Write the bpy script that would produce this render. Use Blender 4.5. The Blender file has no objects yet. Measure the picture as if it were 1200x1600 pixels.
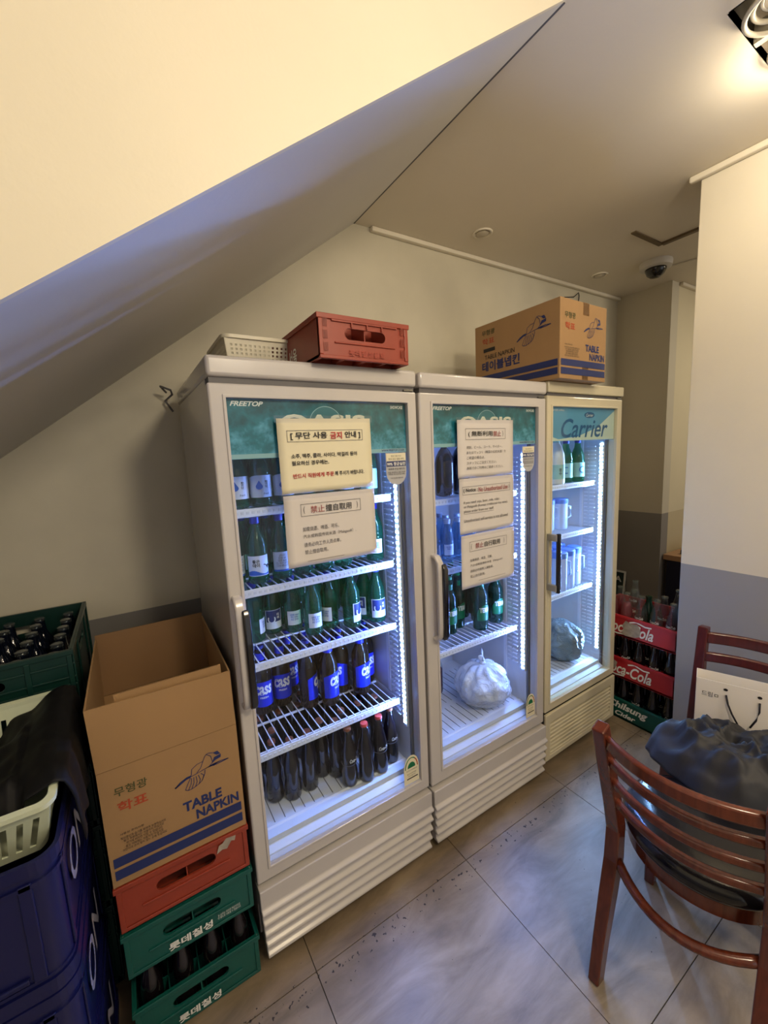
import bpy, bmesh, math, random
from mathutils import Vector, Matrix, noise
R = math.radians
PI = math.pi
random.seed(7)
SC = bpy.context.scene
COL = SC.collection

# ------------------------------------------------------------------ camera
cd = bpy.data.cameras.new('camera')
cam = bpy.data.objects.new('camera', cd)
COL.objects.link(cam)
cam.location = (-0.2018, -1.1352, 1.5306)
cam.rotation_euler = (R(82.0653), R(2.6552), R(-32.222))
cd.sensor_fit = 'HORIZONTAL'
cd.sensor_width = 36.0
cd.lens = 646.54 * 36.0 / 1200.0
cd.clip_start = 0.02
SC.camera = cam

# ------------------------------------------------------------------ world, exposure, room lights
w = bpy.data.worlds.new('world')
SC.world = w
w.use_nodes = True
w.node_tree.nodes['Background'].inputs[0].default_value = (0.96, 0.95, 0.97, 1)
w.node_tree.nodes['Background'].inputs[1].default_value = 0.62
SC.view_settings.view_transform = 'Standard'
SC.view_settings.look = 'None'
SC.view_settings.gamma = 1.0
SC.view_settings.exposure = 0.30
SC.view_settings.use_curve_mapping = False
SC.cycles.max_bounces = 10
SC.cycles.transparent_max_bounces = 24
SC.cycles.glossy_bounces = 4
SC.cycles.diffuse_bounces = 4
SC.cycles.transmission_bounces = 6
SC.cycles.sample_clamp_indirect = 4.0
SC.cycles.caustics_reflective = False
SC.cycles.caustics_refractive = False


def area_light(name, loc, target, size, energy, color, parent=None, size_y=None):
    ld = bpy.data.lights.new(name, 'AREA')
    ld.energy = energy
    ld.color = color
    ld.size = size
    if size_y:
        ld.shape = 'RECTANGLE'
        ld.size_y = size_y
    o = bpy.data.objects.new(name, ld)
    COL.objects.link(o)
    o.location = loc
    d = Vector(target) - Vector(loc)
    o.rotation_euler = d.to_track_quat('-Z', 'Y').to_euler()
    if parent:
        o.parent = parent
    return o


def point_light(name, loc, r, energy, color):
    ld = bpy.data.lights.new(name, 'POINT')
    ld.energy = energy
    ld.color = color
    ld.shadow_soft_size = r
    o = bpy.data.objects.new(name, ld)
    COL.objects.link(o)
    o.location = loc
    return o


WARM = (1.0, 0.85, 0.62)
# the dining room's ceiling lamps, behind and beside the camera
point_light('ceiling_light', (0.45, -1.65, 2.38), .13, 40, WARM)
area_light('ceiling_light', (1.35, -2.5, 2.58), (1.35, -2.5, 0), 0.30, 14, WARM)
area_light('ceiling_light', (3.6, -0.9, 2.58), (3.4, -0.5, 0), 0.30, 12, WARM)


# ------------------------------------------------------------------ materials
def newmat(name):
    m = bpy.data.materials.new(name)
    m.use_nodes = True
    return m, m.node_tree.nodes, m.node_tree.links, m.node_tree.nodes['Principled BSDF']


def srgb(r, g, b):
    f = lambda c: (c / 255 / 12.92) if c / 255 <= 0.04045 else ((c / 255 + 0.055) / 1.055) ** 2.4
    return (f(r), f(g), f(b), 1)


def plain(name, rgb, rough=0.5, metal=0.0, var=0.06, scale=12, bump=0.0, bscale=60, coat=0.0, trans=0.0, spec=0.5):
    m, N, L, P = newmat(name)
    c = srgb(*rgb)
    tc = N.new('ShaderNodeTexCoord')
    nz = N.new('ShaderNodeTexNoise')
    nz.inputs['Scale'].default_value = scale
    nz.inputs['Detail'].default_value = 5
    L.new(tc.outputs['Object'], nz.inputs['Vector'])
    mx = N.new('ShaderNodeMix')
    mx.data_type = 'RGBA'
    mx.inputs['A'].default_value = tuple(x * (1 - var * 2) for x in c[:3]) + (1,)
    mx.inputs['B'].default_value = tuple(min(1, x * (1 + var)) for x in c[:3]) + (1,)
    L.new(nz.outputs['Fac'], mx.inputs['Factor'])
    L.new(mx.outputs['Result'], P.inputs['Base Color'])
    P.inputs['Roughness'].default_value = rough
    P.inputs['Metallic'].default_value = metal
    P.inputs['Coat Weight'].default_value = coat
    P.inputs['Specular IOR Level'].default_value = spec
    P.inputs['Transmission Weight'].default_value = trans
    if bump:
        n2 = N.new('ShaderNodeTexNoise')
        n2.inputs['Scale'].default_value = bscale
        L.new(tc.outputs['Object'], n2.inputs['Vector'])
        b = N.new('ShaderNodeBump')
        b.inputs['Strength'].default_value = bump
        b.inputs['Distance'].default_value = 0.002
        L.new(n2.outputs['Fac'], b.inputs['Height'])
        L.new(b.outputs['Normal'], P.inputs['Normal'])
    return m


def clear_mat(name, rgb, gloss_rough=0.02, diffuse=None, dfac=0.0, ior=1.45, bump=0.0):
    """thin clear or tinted material: tinted transparency with Fresnel gloss"""
    m, N, L, P = newmat(name)
    out = N['Material Output']
    tr = N.new('ShaderNodeBsdfTransparent')
    tr.inputs[0].default_value = rgb + (1,)
    gl = N.new('ShaderNodeBsdfGlossy')
    gl.inputs['Roughness'].default_value = gloss_rough
    gl.inputs['Color'].default_value = (1, 1, 1, 1)
    lw = N.new('ShaderNodeLayerWeight')      # Schlick's curve, the same from both faces of a pane
    pw = N.new('ShaderNodeMath')
    pw.operation = 'POWER'
    pw.inputs[1].default_value = 5
    lw.inputs['Blend'].default_value = 0.5
    L.new(lw.outputs['Facing'], pw.inputs[0])
    f0 = ((ior - 1) / (ior + 1)) ** 2
    fr = N.new('ShaderNodeMath')
    fr.operation = 'MULTIPLY_ADD'
    fr.inputs[1].default_value = (1 - f0) * 0.8
    fr.inputs[2].default_value = f0
    L.new(pw.outputs[0], fr.inputs[0])
    mx = N.new('ShaderNodeMixShader')
    src = tr.outputs[0]
    if diffuse:
        df = N.new('ShaderNodeBsdfDiffuse')
        df.inputs[0].default_value = diffuse + (1,)
        m2 = N.new('ShaderNodeMixShader')
        m2.inputs[0].default_value = dfac
        L.new(tr.outputs[0], m2.inputs[1])
        L.new(df.outputs[0], m2.inputs[2])
        src = m2.outputs[0]
    L.new(fr.outputs[0], mx.inputs[0])
    if bump:
        tc = N.new('ShaderNodeTexCoord')
        n2 = N.new('ShaderNodeTexNoise')
        n2.inputs['Scale'].default_value = 22
        n2.inputs['Detail'].default_value = 3
        n2.inputs['Distortion'].default_value = 1.5
        L.new(tc.outputs['Object'], n2.inputs['Vector'])
        bp_ = N.new('ShaderNodeBump')
        bp_.inputs['Strength'].default_value = bump
        bp_.inputs['Distance'].default_value = 0.02
        L.new(n2.outputs['Fac'], bp_.inputs['Height'])
        L.new(bp_.outputs['Normal'], gl.inputs['Normal'])
        L.new(bp_.outputs['Normal'], lw.inputs['Normal'])
        if diffuse:
            L.new(bp_.outputs['Normal'], df.inputs['Normal'])
    L.new(src, mx.inputs[1])
    L.new(gl.outputs[0], mx.inputs[2])
    L.new(mx.outputs[0], out.inputs['Surface'])
    return m


def emit(name, rgb, strength):
    m, N, L, P = newmat(name)
    P.inputs['Base Color'].default_value = rgb + (1,)
    P.inputs['Emission Color'].default_value = rgb + (1,)
    P.inputs['Emission Strength'].default_value = strength
    return m


def wall_mat(name, upper, lower, zsplit, stains=False):
    m, N, L, P = newmat(name)
    g = N.new('ShaderNodeNewGeometry')
    sx = N.new('ShaderNodeSeparateXYZ')
    L.new(g.outputs['Position'], sx.inputs[0])
    gt = N.new('ShaderNodeMath')
    gt.operation = 'GREATER_THAN'
    gt.inputs[1].default_value = zsplit
    L.new(sx.outputs['Z'], gt.inputs[0])
    mx = N.new('ShaderNodeMix')
    mx.data_type = 'RGBA'
    mx.inputs['A'].default_value = srgb(*lower)
    mx.inputs['B'].default_value = srgb(*upper)
    L.new(gt.outputs[0], mx.inputs['Factor'])
    nz = N.new('ShaderNodeTexNoise')
    nz.inputs['Scale'].default_value = 2.2
    nz.inputs['Detail'].default_value = 6
    L.new(g.outputs['Position'], nz.inputs['Vector'])
    rp = N.new('ShaderNodeMapRange')
    rp.inputs['From Min'].default_value = 0.35
    rp.inputs['From Max'].default_value = 0.75
    rp.inputs['To Min'].default_value = 1.0
    rp.inputs['To Max'].default_value = 0.78 if stains else 0.94
    L.new(nz.outputs['Fac'], rp.inputs['Value'])
    m2 = N.new('ShaderNodeMix')
    m2.data_type = 'RGBA'
    m2.blend_type = 'MULTIPLY'
    m2.inputs['Factor'].default_value = 1
    L.new(mx.outputs['Result'], m2.inputs['A'])
    L.new(rp.outputs['Result'], m2.inputs['B'])
    L.new(m2.outputs['Result'], P.inputs['Base Color'])
    P.inputs['Roughness'].default_value = 0.55
    n2 = N.new('ShaderNodeTexNoise')
    n2.inputs['Scale'].default_value = 90
    L.new(g.outputs['Position'], n2.inputs['Vector'])
    b = N.new('ShaderNodeBump')
    b.inputs['Strength'].default_value = 0.12
    b.inputs['Distance'].default_value = 0.002
    L.new(n2.outputs['Fac'], b.inputs['Height'])
    L.new(b.outputs['Normal'], P.inputs['Normal'])
    return m


def tile_mat():
    m, N, L, P = newmat('grey_stone_tile')
    g = N.new('ShaderNodeNewGeometry')
    mp = N.new('ShaderNodeMapping')
    mp.inputs['Scale'].default_value = (1.0, 3.2, 1)
    mp.inputs['Rotation'].default_value = (0, 0, R(8))
    L.new(g.outputs['Position'], mp.inputs['Vector'])
    nz = N.new('ShaderNodeTexNoise')
    nz.inputs['Scale'].default_value = 3.0
    nz.inputs['Detail'].default_value = 9
    nz.inputs['Roughness'].default_value = 0.62
    nz.inputs['Distortion'].default_value = 0.6
    L.new(mp.outputs[0], nz.inputs['Vector'])
    cr = N.new('ShaderNodeValToRGB')
    cr.color_ramp.elements[0].position = 0.34
    cr.color_ramp.elements[0].color = srgb(118, 108, 95)
    cr.color_ramp.elements[1].position = 0.66
    cr.color_ramp.elements[1].color = srgb(166, 154, 138)
    L.new(nz.outputs['Fac'], cr.inputs[0])
    # brown grime trodden in beside the refrigerators, with ragged dark specks
    sx = N.new('ShaderNodeSeparateXYZ')
    L.new(g.outputs['Position'], sx.inputs[0])
    n3 = N.new('ShaderNodeTexNoise')
    n3.inputs['Scale'].default_value = 5
    n3.inputs['Detail'].default_value = 6
    L.new(g.outputs['Position'], n3.inputs['Vector'])
    ad = N.new('ShaderNodeMath')
    ad.operation = 'MULTIPLY_ADD'
    ad.inputs[1].default_value = 0.35
    L.new(n3.outputs['Fac'], ad.inputs[0])
    L.new(sx.outputs['Y'], ad.inputs[2])
    r2 = N.new('ShaderNodeMapRange')
    r2.inputs['From Min'].default_value = -0.12
    r2.inputs['From Max'].default_value = 0.14
    r2.inputs['To Max'].default_value = 0.85
    L.new(ad.outputs[0], r2.inputs['Value'])
    m1 = N.new('ShaderNodeMix')
    m1.data_type = 'RGBA'
    m1.blend_type = 'MULTIPLY'
    L.new(r2.outputs['Result'], m1.inputs['Factor'])
    L.new(cr.outputs[0], m1.inputs['A'])
    m1.inputs['B'].default_value = (0.62, 0.53, 0.40, 1)
    # specks in a band
    vo = N.new('ShaderNodeTexNoise')
    vo.inputs['Scale'].default_value = 62
    vo.inputs['Detail'].default_value = 2
    L.new(g.outputs['Position'], vo.inputs['Vector'])
    bd = N.new('ShaderNodeMath')
    bd.operation = 'ABSOLUTE'
    b0 = N.new('ShaderNodeMath')
    b0.operation = 'ADD'
    b0.inputs[1].default_value = 0.135
    L.new(sx.outputs['Y'], b0.inputs[0])
    L.new(b0.outputs[0], bd.inputs[0])
    bm = N.new('ShaderNodeMapRange')
    bm.inputs['From Min'].default_value = 0.0
    bm.inputs['From Max'].default_value = 0.07
    bm.inputs['To Min'].default_value = 0.12
    bm.inputs['To Max'].default_value = 0.0
    L.new(bd.outputs[0], bm.inputs['Value'])
    sm = N.new('ShaderNodeMath')
    sm.operation = 'ADD'
    L.new(vo.outputs['Fac'], sm.inputs[0])
    L.new(bm.outputs[0], sm.inputs[1])
    th = N.new('ShaderNodeMath')
    th.operation = 'GREATER_THAN'
    th.inputs[1].default_value = 0.755
    L.new(sm.outputs[0], th.inputs[0])
    m3 = N.new('ShaderNodeMix')
    m3.data_type = 'RGBA'
    L.new(th.outputs[0], m3.inputs['Factor'])
    L.new(m1.outputs['Result'], m3.inputs['A'])
    m3.inputs['B'].default_value = srgb(48, 42, 38)
    L.new(m3.outputs['Result'], P.inputs['Base Color'])
    P.inputs['Roughness'].default_value = 0.38
    n2 = N.new('ShaderNodeTexNoise')
    n2.inputs['Scale'].default_value = 40
    L.new(g.outputs['Position'], n2.inputs['Vector'])
    b = N.new('ShaderNodeBump')
    b.inputs['Strength'].default_value = 0.15
    b.inputs['Distance'].default_value = 0.002
    L.new(n2.outputs['Fac'], b.inputs['Height'])
    L.new(b.outputs['Normal'], P.inputs['Normal'])
    return m


def banner_mat(name, c1, c2, c3):
    m, N, L, P = newmat(name)
    tc = N.new('ShaderNodeTexCoord')
    nz = N.new('ShaderNodeTexNoise')
    nz.inputs['Scale'].default_value = 22
    nz.inputs['Detail'].default_value = 9
    nz.inputs['Roughness'].default_value = .7
    L.new(tc.outputs['Object'], nz.inputs['Vector'])
    cr = N.new('ShaderNodeValToRGB')
    cr.color_ramp.elements[0].position = 0.3
    cr.color_ramp.elements[0].color = srgb(*c1)
    cr.color_ramp.elements[1].position = 0.72
    cr.color_ramp.elements[1].color = srgb(*c3)
    e = cr.color_ramp.elements.new(0.52)
    e.color = srgb(*c2)
    sp = N.new('ShaderNodeSeparateXYZ')
    L.new(tc.outputs['Generated'], sp.inputs[0])
    mm = N.new('ShaderNodeMath')
    mm.operation = 'MULTIPLY_ADD'
    mm.inputs[1].default_value = -0.34
    L.new(sp.outputs['Z'], mm.inputs[0])
    a2 = N.new('ShaderNodeMath')
    a2.operation = 'ADD'
    a2.inputs[1].default_value = 0.17
    L.new(nz.outputs['Fac'], mm.inputs[2])
    L.new(mm.outputs[0], a2.inputs[0])
    L.new(a2.outputs[0], cr.inputs[0])
    L.new(cr.outputs[0], P.inputs['Base Color'])
    P.inputs['Roughness'].default_value = 0.25
    return m


def wood_mat(name, rgb, rough=0.22):
    m, N, L, P = newmat(name)
    tc = N.new('ShaderNodeTexCoord')
    mp = N.new('ShaderNodeMapping')
    mp.inputs['Scale'].default_value = (14, 14, 2)
    L.new(tc.outputs['Object'], mp.inputs['Vector'])
    nz = N.new('ShaderNodeTexNoise')
    nz.inputs['Scale'].default_value = 3
    nz.inputs['Detail'].default_value = 7
    nz.inputs['Distortion'].default_value = 1.2
    L.new(mp.outputs[0], nz.inputs['Vector'])
    c = srgb(*rgb)
    cr = N.new('ShaderNodeValToRGB')
    cr.color_ramp.elements[0].position = 0.3
    cr.color_ramp.elements[0].color = tuple(x * .55 for x in c[:3]) + (1,)
    cr.color_ramp.elements[1].position = 0.75
    cr.color_ramp.elements[1].color = c
    L.new(nz.outputs['Fac'], cr.inputs[0])
    L.new(cr.outputs[0], P.inputs['Base Color'])
    P.inputs['Roughness'].default_value = rough
    P.inputs['Coat Weight'].default_value = 0.3
    return m


M = {}
M['wall'] = wall_mat('cream_wall_paint', (212, 205, 184), (130, 127, 124), 0.972, True)
M['wall2'] = wall_mat('cream_wall_paint_pillar', (222, 214, 196), (150, 150, 154), 0.965)
M['wall3'] = wall_mat('cream_wall_paint_right', (205, 198, 180), (140, 136, 132), 1.005)
M['wall4'] = wall_mat('cream_wall_paint_return', (222, 212, 184), (205, 192, 160), 1.005)
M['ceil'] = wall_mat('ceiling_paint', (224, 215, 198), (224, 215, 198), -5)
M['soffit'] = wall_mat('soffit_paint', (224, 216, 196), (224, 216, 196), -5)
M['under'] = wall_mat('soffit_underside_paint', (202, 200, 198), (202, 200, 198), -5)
M['trim'] = plain('cream_moulding_paint', (228, 220, 202), .5)
M['tile'] = tile_mat()
M['grout'] = plain('dark_grout', (48, 44, 42), .9, var=.2, scale=40)
M['white'] = plain('white_enamel', (192, 187, 184), .22, var=.03, coat=.3)
M['cream'] = plain('yellowed_enamel', (204, 195, 168), .28, var=.04, coat=.2)
M['liner'] = plain('white_liner', (214, 216, 222), .16, var=.02)
M['shadowgap'] = plain('gasket_and_gap_grey', (96, 94, 96), .6)
M['deepgap'] = plain('dark_gap_shade', (40, 36, 30), .8)
M['black'] = plain('black_plastic', (14, 13, 16), .18, var=.1, coat=.4)
M['wire'] = plain('white_coated_wire', (226, 228, 236), .3, var=.02)
M['strip'] = plain('white_strip_board', (206, 210, 222), .3, var=.02)
M['led'] = emit('led_glow', (.20, .36, 1.0), 620)
M['led_cyan'] = emit('led_glow_cyan', (.28, .52, 1.0), 520)
M['glass'] = clear_mat('door_glass', (.93, .96, .97), .01, ior=1.30)
M['ban'] = banner_mat('teal_ice_banner', (18, 78, 84), (30, 116, 130), (96, 172, 200))
M['ban2'] = plain('pale_blue_banner', (92, 158, 194), .3, var=.06, scale=5)
M['ban3'] = plain('cream_banner_swoosh', (206, 220, 206), .3)
M['banstrip'] = plain('pale_teal_strip', (150, 190, 196), .35)
M['ink_w'] = plain('white_ink', (232, 232, 226), .4, var=.02)
M['ink_dim'] = plain('grey_white_ink', (150, 150, 172), .5, var=.15, scale=30)  # white lettering toned to a mottled blue-grey
M['ink_c'] = plain('cream_ink', (226, 222, 200), .4, var=.02)
M['ink_k'] = plain('black_ink', (22, 20, 24), .5, var=.05)
M['ink_g'] = plain('grey_ink', (78, 76, 80), .5, var=.05)
M['ink_r'] = plain('red_ink', (176, 30, 34), .5, var=.05)
M['ink_pink'] = plain('faded_red_ink', (150, 78, 80), .5, var=.05)
M['ink_navy'] = plain('navy_ink', (28, 42, 96), .5, var=.05)
M['ink_green'] = plain('olive_ink', (66, 72, 38), .6, var=.1)
M['ink_rust'] = plain('rust_ink', (168, 66, 36), .6, var=.1)
M['ink_blue'] = plain('blue_ink', (40, 92, 176), .4, var=.05)
M['carrier'] = plain('deep_blue_ink', (26, 92, 142), .4, var=.04)
M['paper_c'] = plain('cream_paper', (226, 218, 188), .7, var=.03, scale=4)
M['paper_w'] = plain('white_paper', (212, 206, 202), .7, var=.03, scale=4)
M['tape'] = clear_mat('clear_tape', (.97, .97, .98), .1)
M['grey_label'] = plain('silver_sticker', (176, 176, 178), .4)
M['steel'] = plain('hinge_steel', (120, 118, 112), .35, metal=.8)
M['cb'] = plain('brown_cardboard', (158, 124, 84), .75, var=.07, scale=6, bump=.1)
M['cb_in'] = plain('cardboard_inside', (134, 102, 68), .8, var=.07, scale=6)
M['redp'] = plain('brick_red_plastic', (146, 56, 36), .38, var=.1, bump=.1)
M['redp2'] = plain('deep_red_plastic', (176, 38, 46), .36, var=.08)
M['greenp'] = plain('green_plastic', (10, 82, 74), .38, var=.1)
M['dgreenp'] = plain('dark_green_plastic', (8, 46, 40), .36, var=.1)
M['bluep'] = plain('navy_blue_plastic', (13, 17, 68), .34, var=.08)
M['basket'] = plain('pale_green_plastic', (206, 214, 186), .4, var=.03)
M['basket2'] = plain('cream_plastic', (214, 206, 182), .4, var=.04)
M['blackcloth'] = plain('black_bag_film', (9, 9, 11), .6, var=.2, bump=.3, bscale=30, spec=.25)
M['jacket'] = plain('dark_grey_nylon', (40, 41, 47), .62, var=.1, bump=.35, bscale=26)
M['cherry'] = wood_mat('reddish_brown_wood', (104, 46, 28))
M['cherry2'] = wood_mat('dark_cherry_wood', (88, 30, 26), .3)
M['vinyl'] = plain('black_vinyl', (20, 20, 24), .16, var=.1, bump=.15, bscale=50)
M['bagpaper'] = plain('white_bag_paper', (232, 226, 218), .6, var=.03, bump=.15, bscale=12)
M['cordk'] = plain('black_cord', (20, 16, 30), .7)
M['greenglass'] = clear_mat('green_glass', (.14, .52, .28), .03, (.02, .20, .09), .16)
M['teraglass'] = clear_mat('deep_green_glass', (.05, .28, .16), .03, (.015, .08, .05), .25)
M['brownglass'] = clear_mat('amber_glass', (.36, .22, .08), .03, (.10, .06, .025), .2)
M['clearglass'] = clear_mat('clear_bottle_glass', (.80, .86, .86), .02, (.5, .55, .55), .05)
M['blueglass'] = clear_mat('pale_blue_glass', (.45, .66, .80), .03, (.30, .45, .58), .25)
M['cola'] = plain('dark_cola', (18, 13, 16), .08, var=.1, coat=.6)
M['darkpet'] = plain('black_bottle_plastic', (16, 17, 20), .12, var=.1, coat=.6)
M['redcore'] = clear_mat('pink_red_see_through', (.85, .30, .34), .05, (.50, .06, .10), .38)
M['milk'] = plain('milky_rice_drink', (214, 216, 210), .3)
M['jug'] = clear_mat('frosted_plastic', (.80, .86, .95), .15, (.74, .80, .92), .5)
M['lidblue'] = plain('blue_plastic_lid', (96, 132, 214), .4)
M['capblue'] = plain('blue_metal_cap', (30, 42, 130), .3, metal=.3)
M['capred'] = plain('red_metal_cap', (196, 70, 60), .4)
M['capgold'] = plain('brown_metal_cap', (150, 92, 66), .35, metal=.4)
M['capwhite'] = plain('pale_metal_cap', (186, 192, 206), .35, metal=.3)
M['capgreen'] = plain('green_metal_cap', (28, 120, 70), .35, metal=.3)
M['label_w'] = plain('white_label', (214, 220, 232), .45, var=.02)
M['label_b'] = plain('blue_foil_label', (26, 44, 190), .3, var=.08)
M['label_g'] = plain('green_label', (20, 108, 66), .35, var=.06)
M['label_mint'] = plain('mint_label', (150, 196, 186), .45)
M['wbag'] = clear_mat('white_translucent_film', (.90, .91, .94), .10, (.92, .92, .95), .48, ior=1.5, bump=.7)
M['wfill'] = plain('white_radish_pieces', (226, 226, 218), .5, var=.08, scale=30)
M['gbag'] = clear_mat('grey_plastic_film', (.45, .50, .52), .14, (.20, .25, .27), .88, ior=1.5, bump=.9)
M['domew'] = plain('white_camera_housing', (214, 210, 204), .35)
M['ringw'] = plain('white_lamp_ring', (214, 206, 186), .35)
M['darkbox'] = plain('brown_black_recess', (46, 38, 28), .7)
M['lamp_on'] = emit('warm_lamp_glow', (1.0, .82, .52), 14)
M['lens'] = plain('dim_lamp_lens', (190, 180, 160), .3)
M['metalframe'] = plain('brown_metal_angle', (112, 96, 74), .5, metal=.3)
M['navy'] = plain('dark_navy_laminate', (18, 20, 48), .4)
M['topwood'] = plain('light_wood_top', (176, 138, 106), .5, var=.1)
M['posterdark'] = plain('dark_green_board', (22, 44, 42), .5)
M['scratch'] = plain('worn_paper_residue', (168, 158, 146), .8, var=.3, scale=50)


# ------------------------------------------------------------------ object helpers
def thing(name, label, cat, loc=(0, 0, 0), rz=0.0, group=None, rot=None):
    o = bpy.data.objects.new(name, None)
    o.empty_display_size = 0.05
    COL.objects.link(o)
    o.location = loc
    o.rotation_euler = rot if rot else (0, 0, rz)
    o['label'] = label
    o['category'] = cat
    if group:
        o['group'] = group
    return o


def tag(o, label, cat, group=None):
    o['label'] = label
    o['category'] = cat
    if group:
        o['group'] = group
    return o


def copy_tree(o, parent=None):
    c = o.copy()
    COL.objects.link(c)
    c.parent = parent
    for ch in list(o.children):
        copy_tree(ch, c)
    return c


class MB:
    def __init__(s):
        s.v = []
        s.f = []

    def add(s, vs, fs, mtx=None):
        n = len(s.v)
        for p in vs:
            s.v.append(tuple(mtx @ Vector(p)) if mtx is not None else tuple(p))
        s.f += [tuple(i + n for i in f) for f in fs]
        return s

    def box(s, x0, x1, y0, y1, z0, z1, mtx=None):
        vs = [(x, y, z) for z in (z0, z1) for y in (y0, y1) for x in (x0, x1)]
        return s.add(vs, [(0, 2, 3, 1), (4, 5, 7, 6), (0, 1, 5, 4), (2, 6, 7, 3), (0, 4, 6, 2), (1, 3, 7, 5)], mtx)

    def hexa(s, b, t):
        """eight corners: bottom ring of four, top ring of four (counter-clockwise from above)"""
        return s.add(list(b) + list(t), [(3, 2, 1, 0), (4, 5, 6, 7), (0, 1, 5, 4), (1, 2, 6, 5), (2, 3, 7, 6), (3, 0, 4, 7)])

    def lathe(s, prof, n=24, mtx=None, c=(0, 0, 0)):
        vs, fs = [], []
        for r, z in prof:
            for i in range(n):
                a = 2 * PI * i / n
                vs.append((c[0] + r * math.cos(a), c[1] + r * math.sin(a), c[2] + z))
        for k in range(len(prof) - 1):
            for i in range(n):
                j = (i + 1) % n
                fs.append((k * n + i, k * n + j, (k + 1) * n + j, (k + 1) * n + i))
        fs.append(tuple(reversed(range(n))))
        fs.append(tuple((len(prof) - 1) * n + i for i in range(n)))
        return s.add(vs, fs, mtx)

    def tube(s, pts, r, n=8, closed=False, sx=1.0):
        pts = [Vector(p) for p in pts]
        m = len(pts)
        vs, fs = [], []
        up = Vector((0, 0, 1))
        for k, p in enumerate(pts):
            a = pts[(k - 1) % m] if (closed or k > 0) else p
            b = pts[(k + 1) % m] if (closed or k < m - 1) else p
            t = (b - a).normalized()
            u = up if abs(t.dot(up)) < 0.95 else Vector((1, 0, 0))
            x = t.cross(u).normalized()
            y = x.cross(t).normalized()
            rr = r[k] if isinstance(r, (list, tuple)) else r
            for i in range(n):
                an = 2 * PI * (i + .5) / n
                vs.append(p + x * rr * sx * math.cos(an) + y * rr * math.sin(an))
        for k in range(m if closed else m - 1):
            k2 = (k + 1) % m
            for i in range(n):
                j = (i + 1) % n
                fs.append((k * n + i, k * n + j, k2 * n + j, k2 * n + i))
        if not closed:
            fs.append(tuple(reversed(range(n))))
            fs.append(tuple((m - 1) * n + i for i in range(n)))
        return s.add(vs, fs)

    def bar(s, pts, w, d, wdir):
        """rectangular bar along pts; w measured along wdir, d across"""
        pts = [Vector(p) for p in pts]
        wd = Vector(wdir).normalized()
        vs, fs = [], []
        m = len(pts)
        for k, p in enumerate(pts):
            t = (pts[min(k + 1, m - 1)] - pts[max(k - 1, 0)]).normalized()
            wv = (wd - t * wd.dot(t)).normalized()
            dv = t.cross(wv)
            ww = w[k] if isinstance(w, (list, tuple)) else w
            dd = d[k] if isinstance(d, (list, tuple)) else d
            for a, b in ((-1, -1), (1, -1), (1, 1), (-1, 1)):
                vs.append(p + wv * ww / 2 * a + dv * dd / 2 * b)
        for k in range(m - 1):
            for i in range(4):
                j = (i + 1) % 4
                fs.append((k * 4 + i, k * 4 + j, (k + 1) * 4 + j, (k + 1) * 4 + i))
        fs.append((3, 2, 1, 0))
        fs.append(tuple((m - 1) * 4 + i for i in range(4)))
        return s.add(vs, fs)

    def build(s, name, mat, parent=None, smooth=False, bevel=0.0, seg=2, sub=0):
        me = bpy.data.meshes.new(name)
        me.from_pydata(s.v, [], s.f)
        me.validate()
        bm = bmesh.new()
        bm.from_mesh(me)
        bmesh.ops.recalc_face_normals(bm, faces=bm.faces)
        bm.to_mesh(me)
        bm.free()
        me.materials.append(mat)
        o = bpy.data.objects.new(name, me)
        COL.objects.link(o)
        if parent:
            o.parent = parent
        if bevel:
            b = o.modifiers.new('bevel', 'BEVEL')
            b.width = bevel
            b.segments = seg
            b.limit_method = 'ANGLE'
            b.angle_limit = R(40)
            b.harden_normals = False
        if sub:
            q = o.modifiers.new('sub', 'SUBSURF')
            q.levels = q.render_levels = sub
        if smooth:
            me.shade_smooth()
            if smooth == 'auto' or bevel:
                me.set_sharp_from_angle(angle=R(38))
        return o


def structure(o):
    o['kind'] = 'structure'
    return o


def curve_plate(outer, holes, depth):
    """flat plate in XY with holes, extruded by depth along Z; returns verts, faces"""
    c = bpy.data.curves.new('plate', 'CURVE')
    c.dimensions = '2D'
    c.fill_mode = 'BOTH'
    c.extrude = depth / 2
    for loop in [outer] + list(holes):
        sp = c.splines.new('POLY')
        sp.points.add(len(loop) - 1)
        for i, p in enumerate(loop):
            sp.points[i].co = (p[0], p[1], 0, 1)
        sp.use_cyclic_u = True
    o = bpy.data.objects.new('plate', c)
    me = bpy.data.meshes.new_from_object(o)
    vs = [tuple(v.co) for v in me.vertices]
    fs = [tuple(p.vertices) for p in me.polygons]
    bpy.data.objects.remove(o)
    bpy.data.curves.remove(c)
    bpy.data.meshes.remove(me)
    return vs, fs


def capsule(cx, cy, w, h, n=8):
    r = h / 2
    pts = []
    for i in range(n + 1):
        a = -PI / 2 + PI * i / n
        pts.append((cx + w / 2 - r + r * math.cos(a), cy + r * math.sin(a)))
    for i in range(n + 1):
        a = PI / 2 + PI * i / n
        pts.append((cx - w / 2 + r + r * math.cos(a), cy + r * math.sin(a)))
    return pts


def rrect(x0, x1, y0, y1, r, n=5):
    pts = []
    for cx, cy, a0 in ((x1 - r, y0 + r, -PI / 2), (x1 - r, y1 - r, 0), (x0 + r, y1 - r, PI / 2), (x0 + r, y0 + r, PI)):
        for i in range(n + 1):
            a = a0 + PI / 2 * i / n
            pts.append((cx + r * math.cos(a), cy + r * math.sin(a)))
    return pts


def frame_mtx(origin, xd, yd):
    xd = Vector(xd).normalized()
    yd = Vector(yd).normalized()
    zd = xd.cross(yd)
    m = Matrix((xd, yd, zd)).transposed().to_4x4()
    m.translation = Vector(origin)
    return m


_tc = {}


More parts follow.
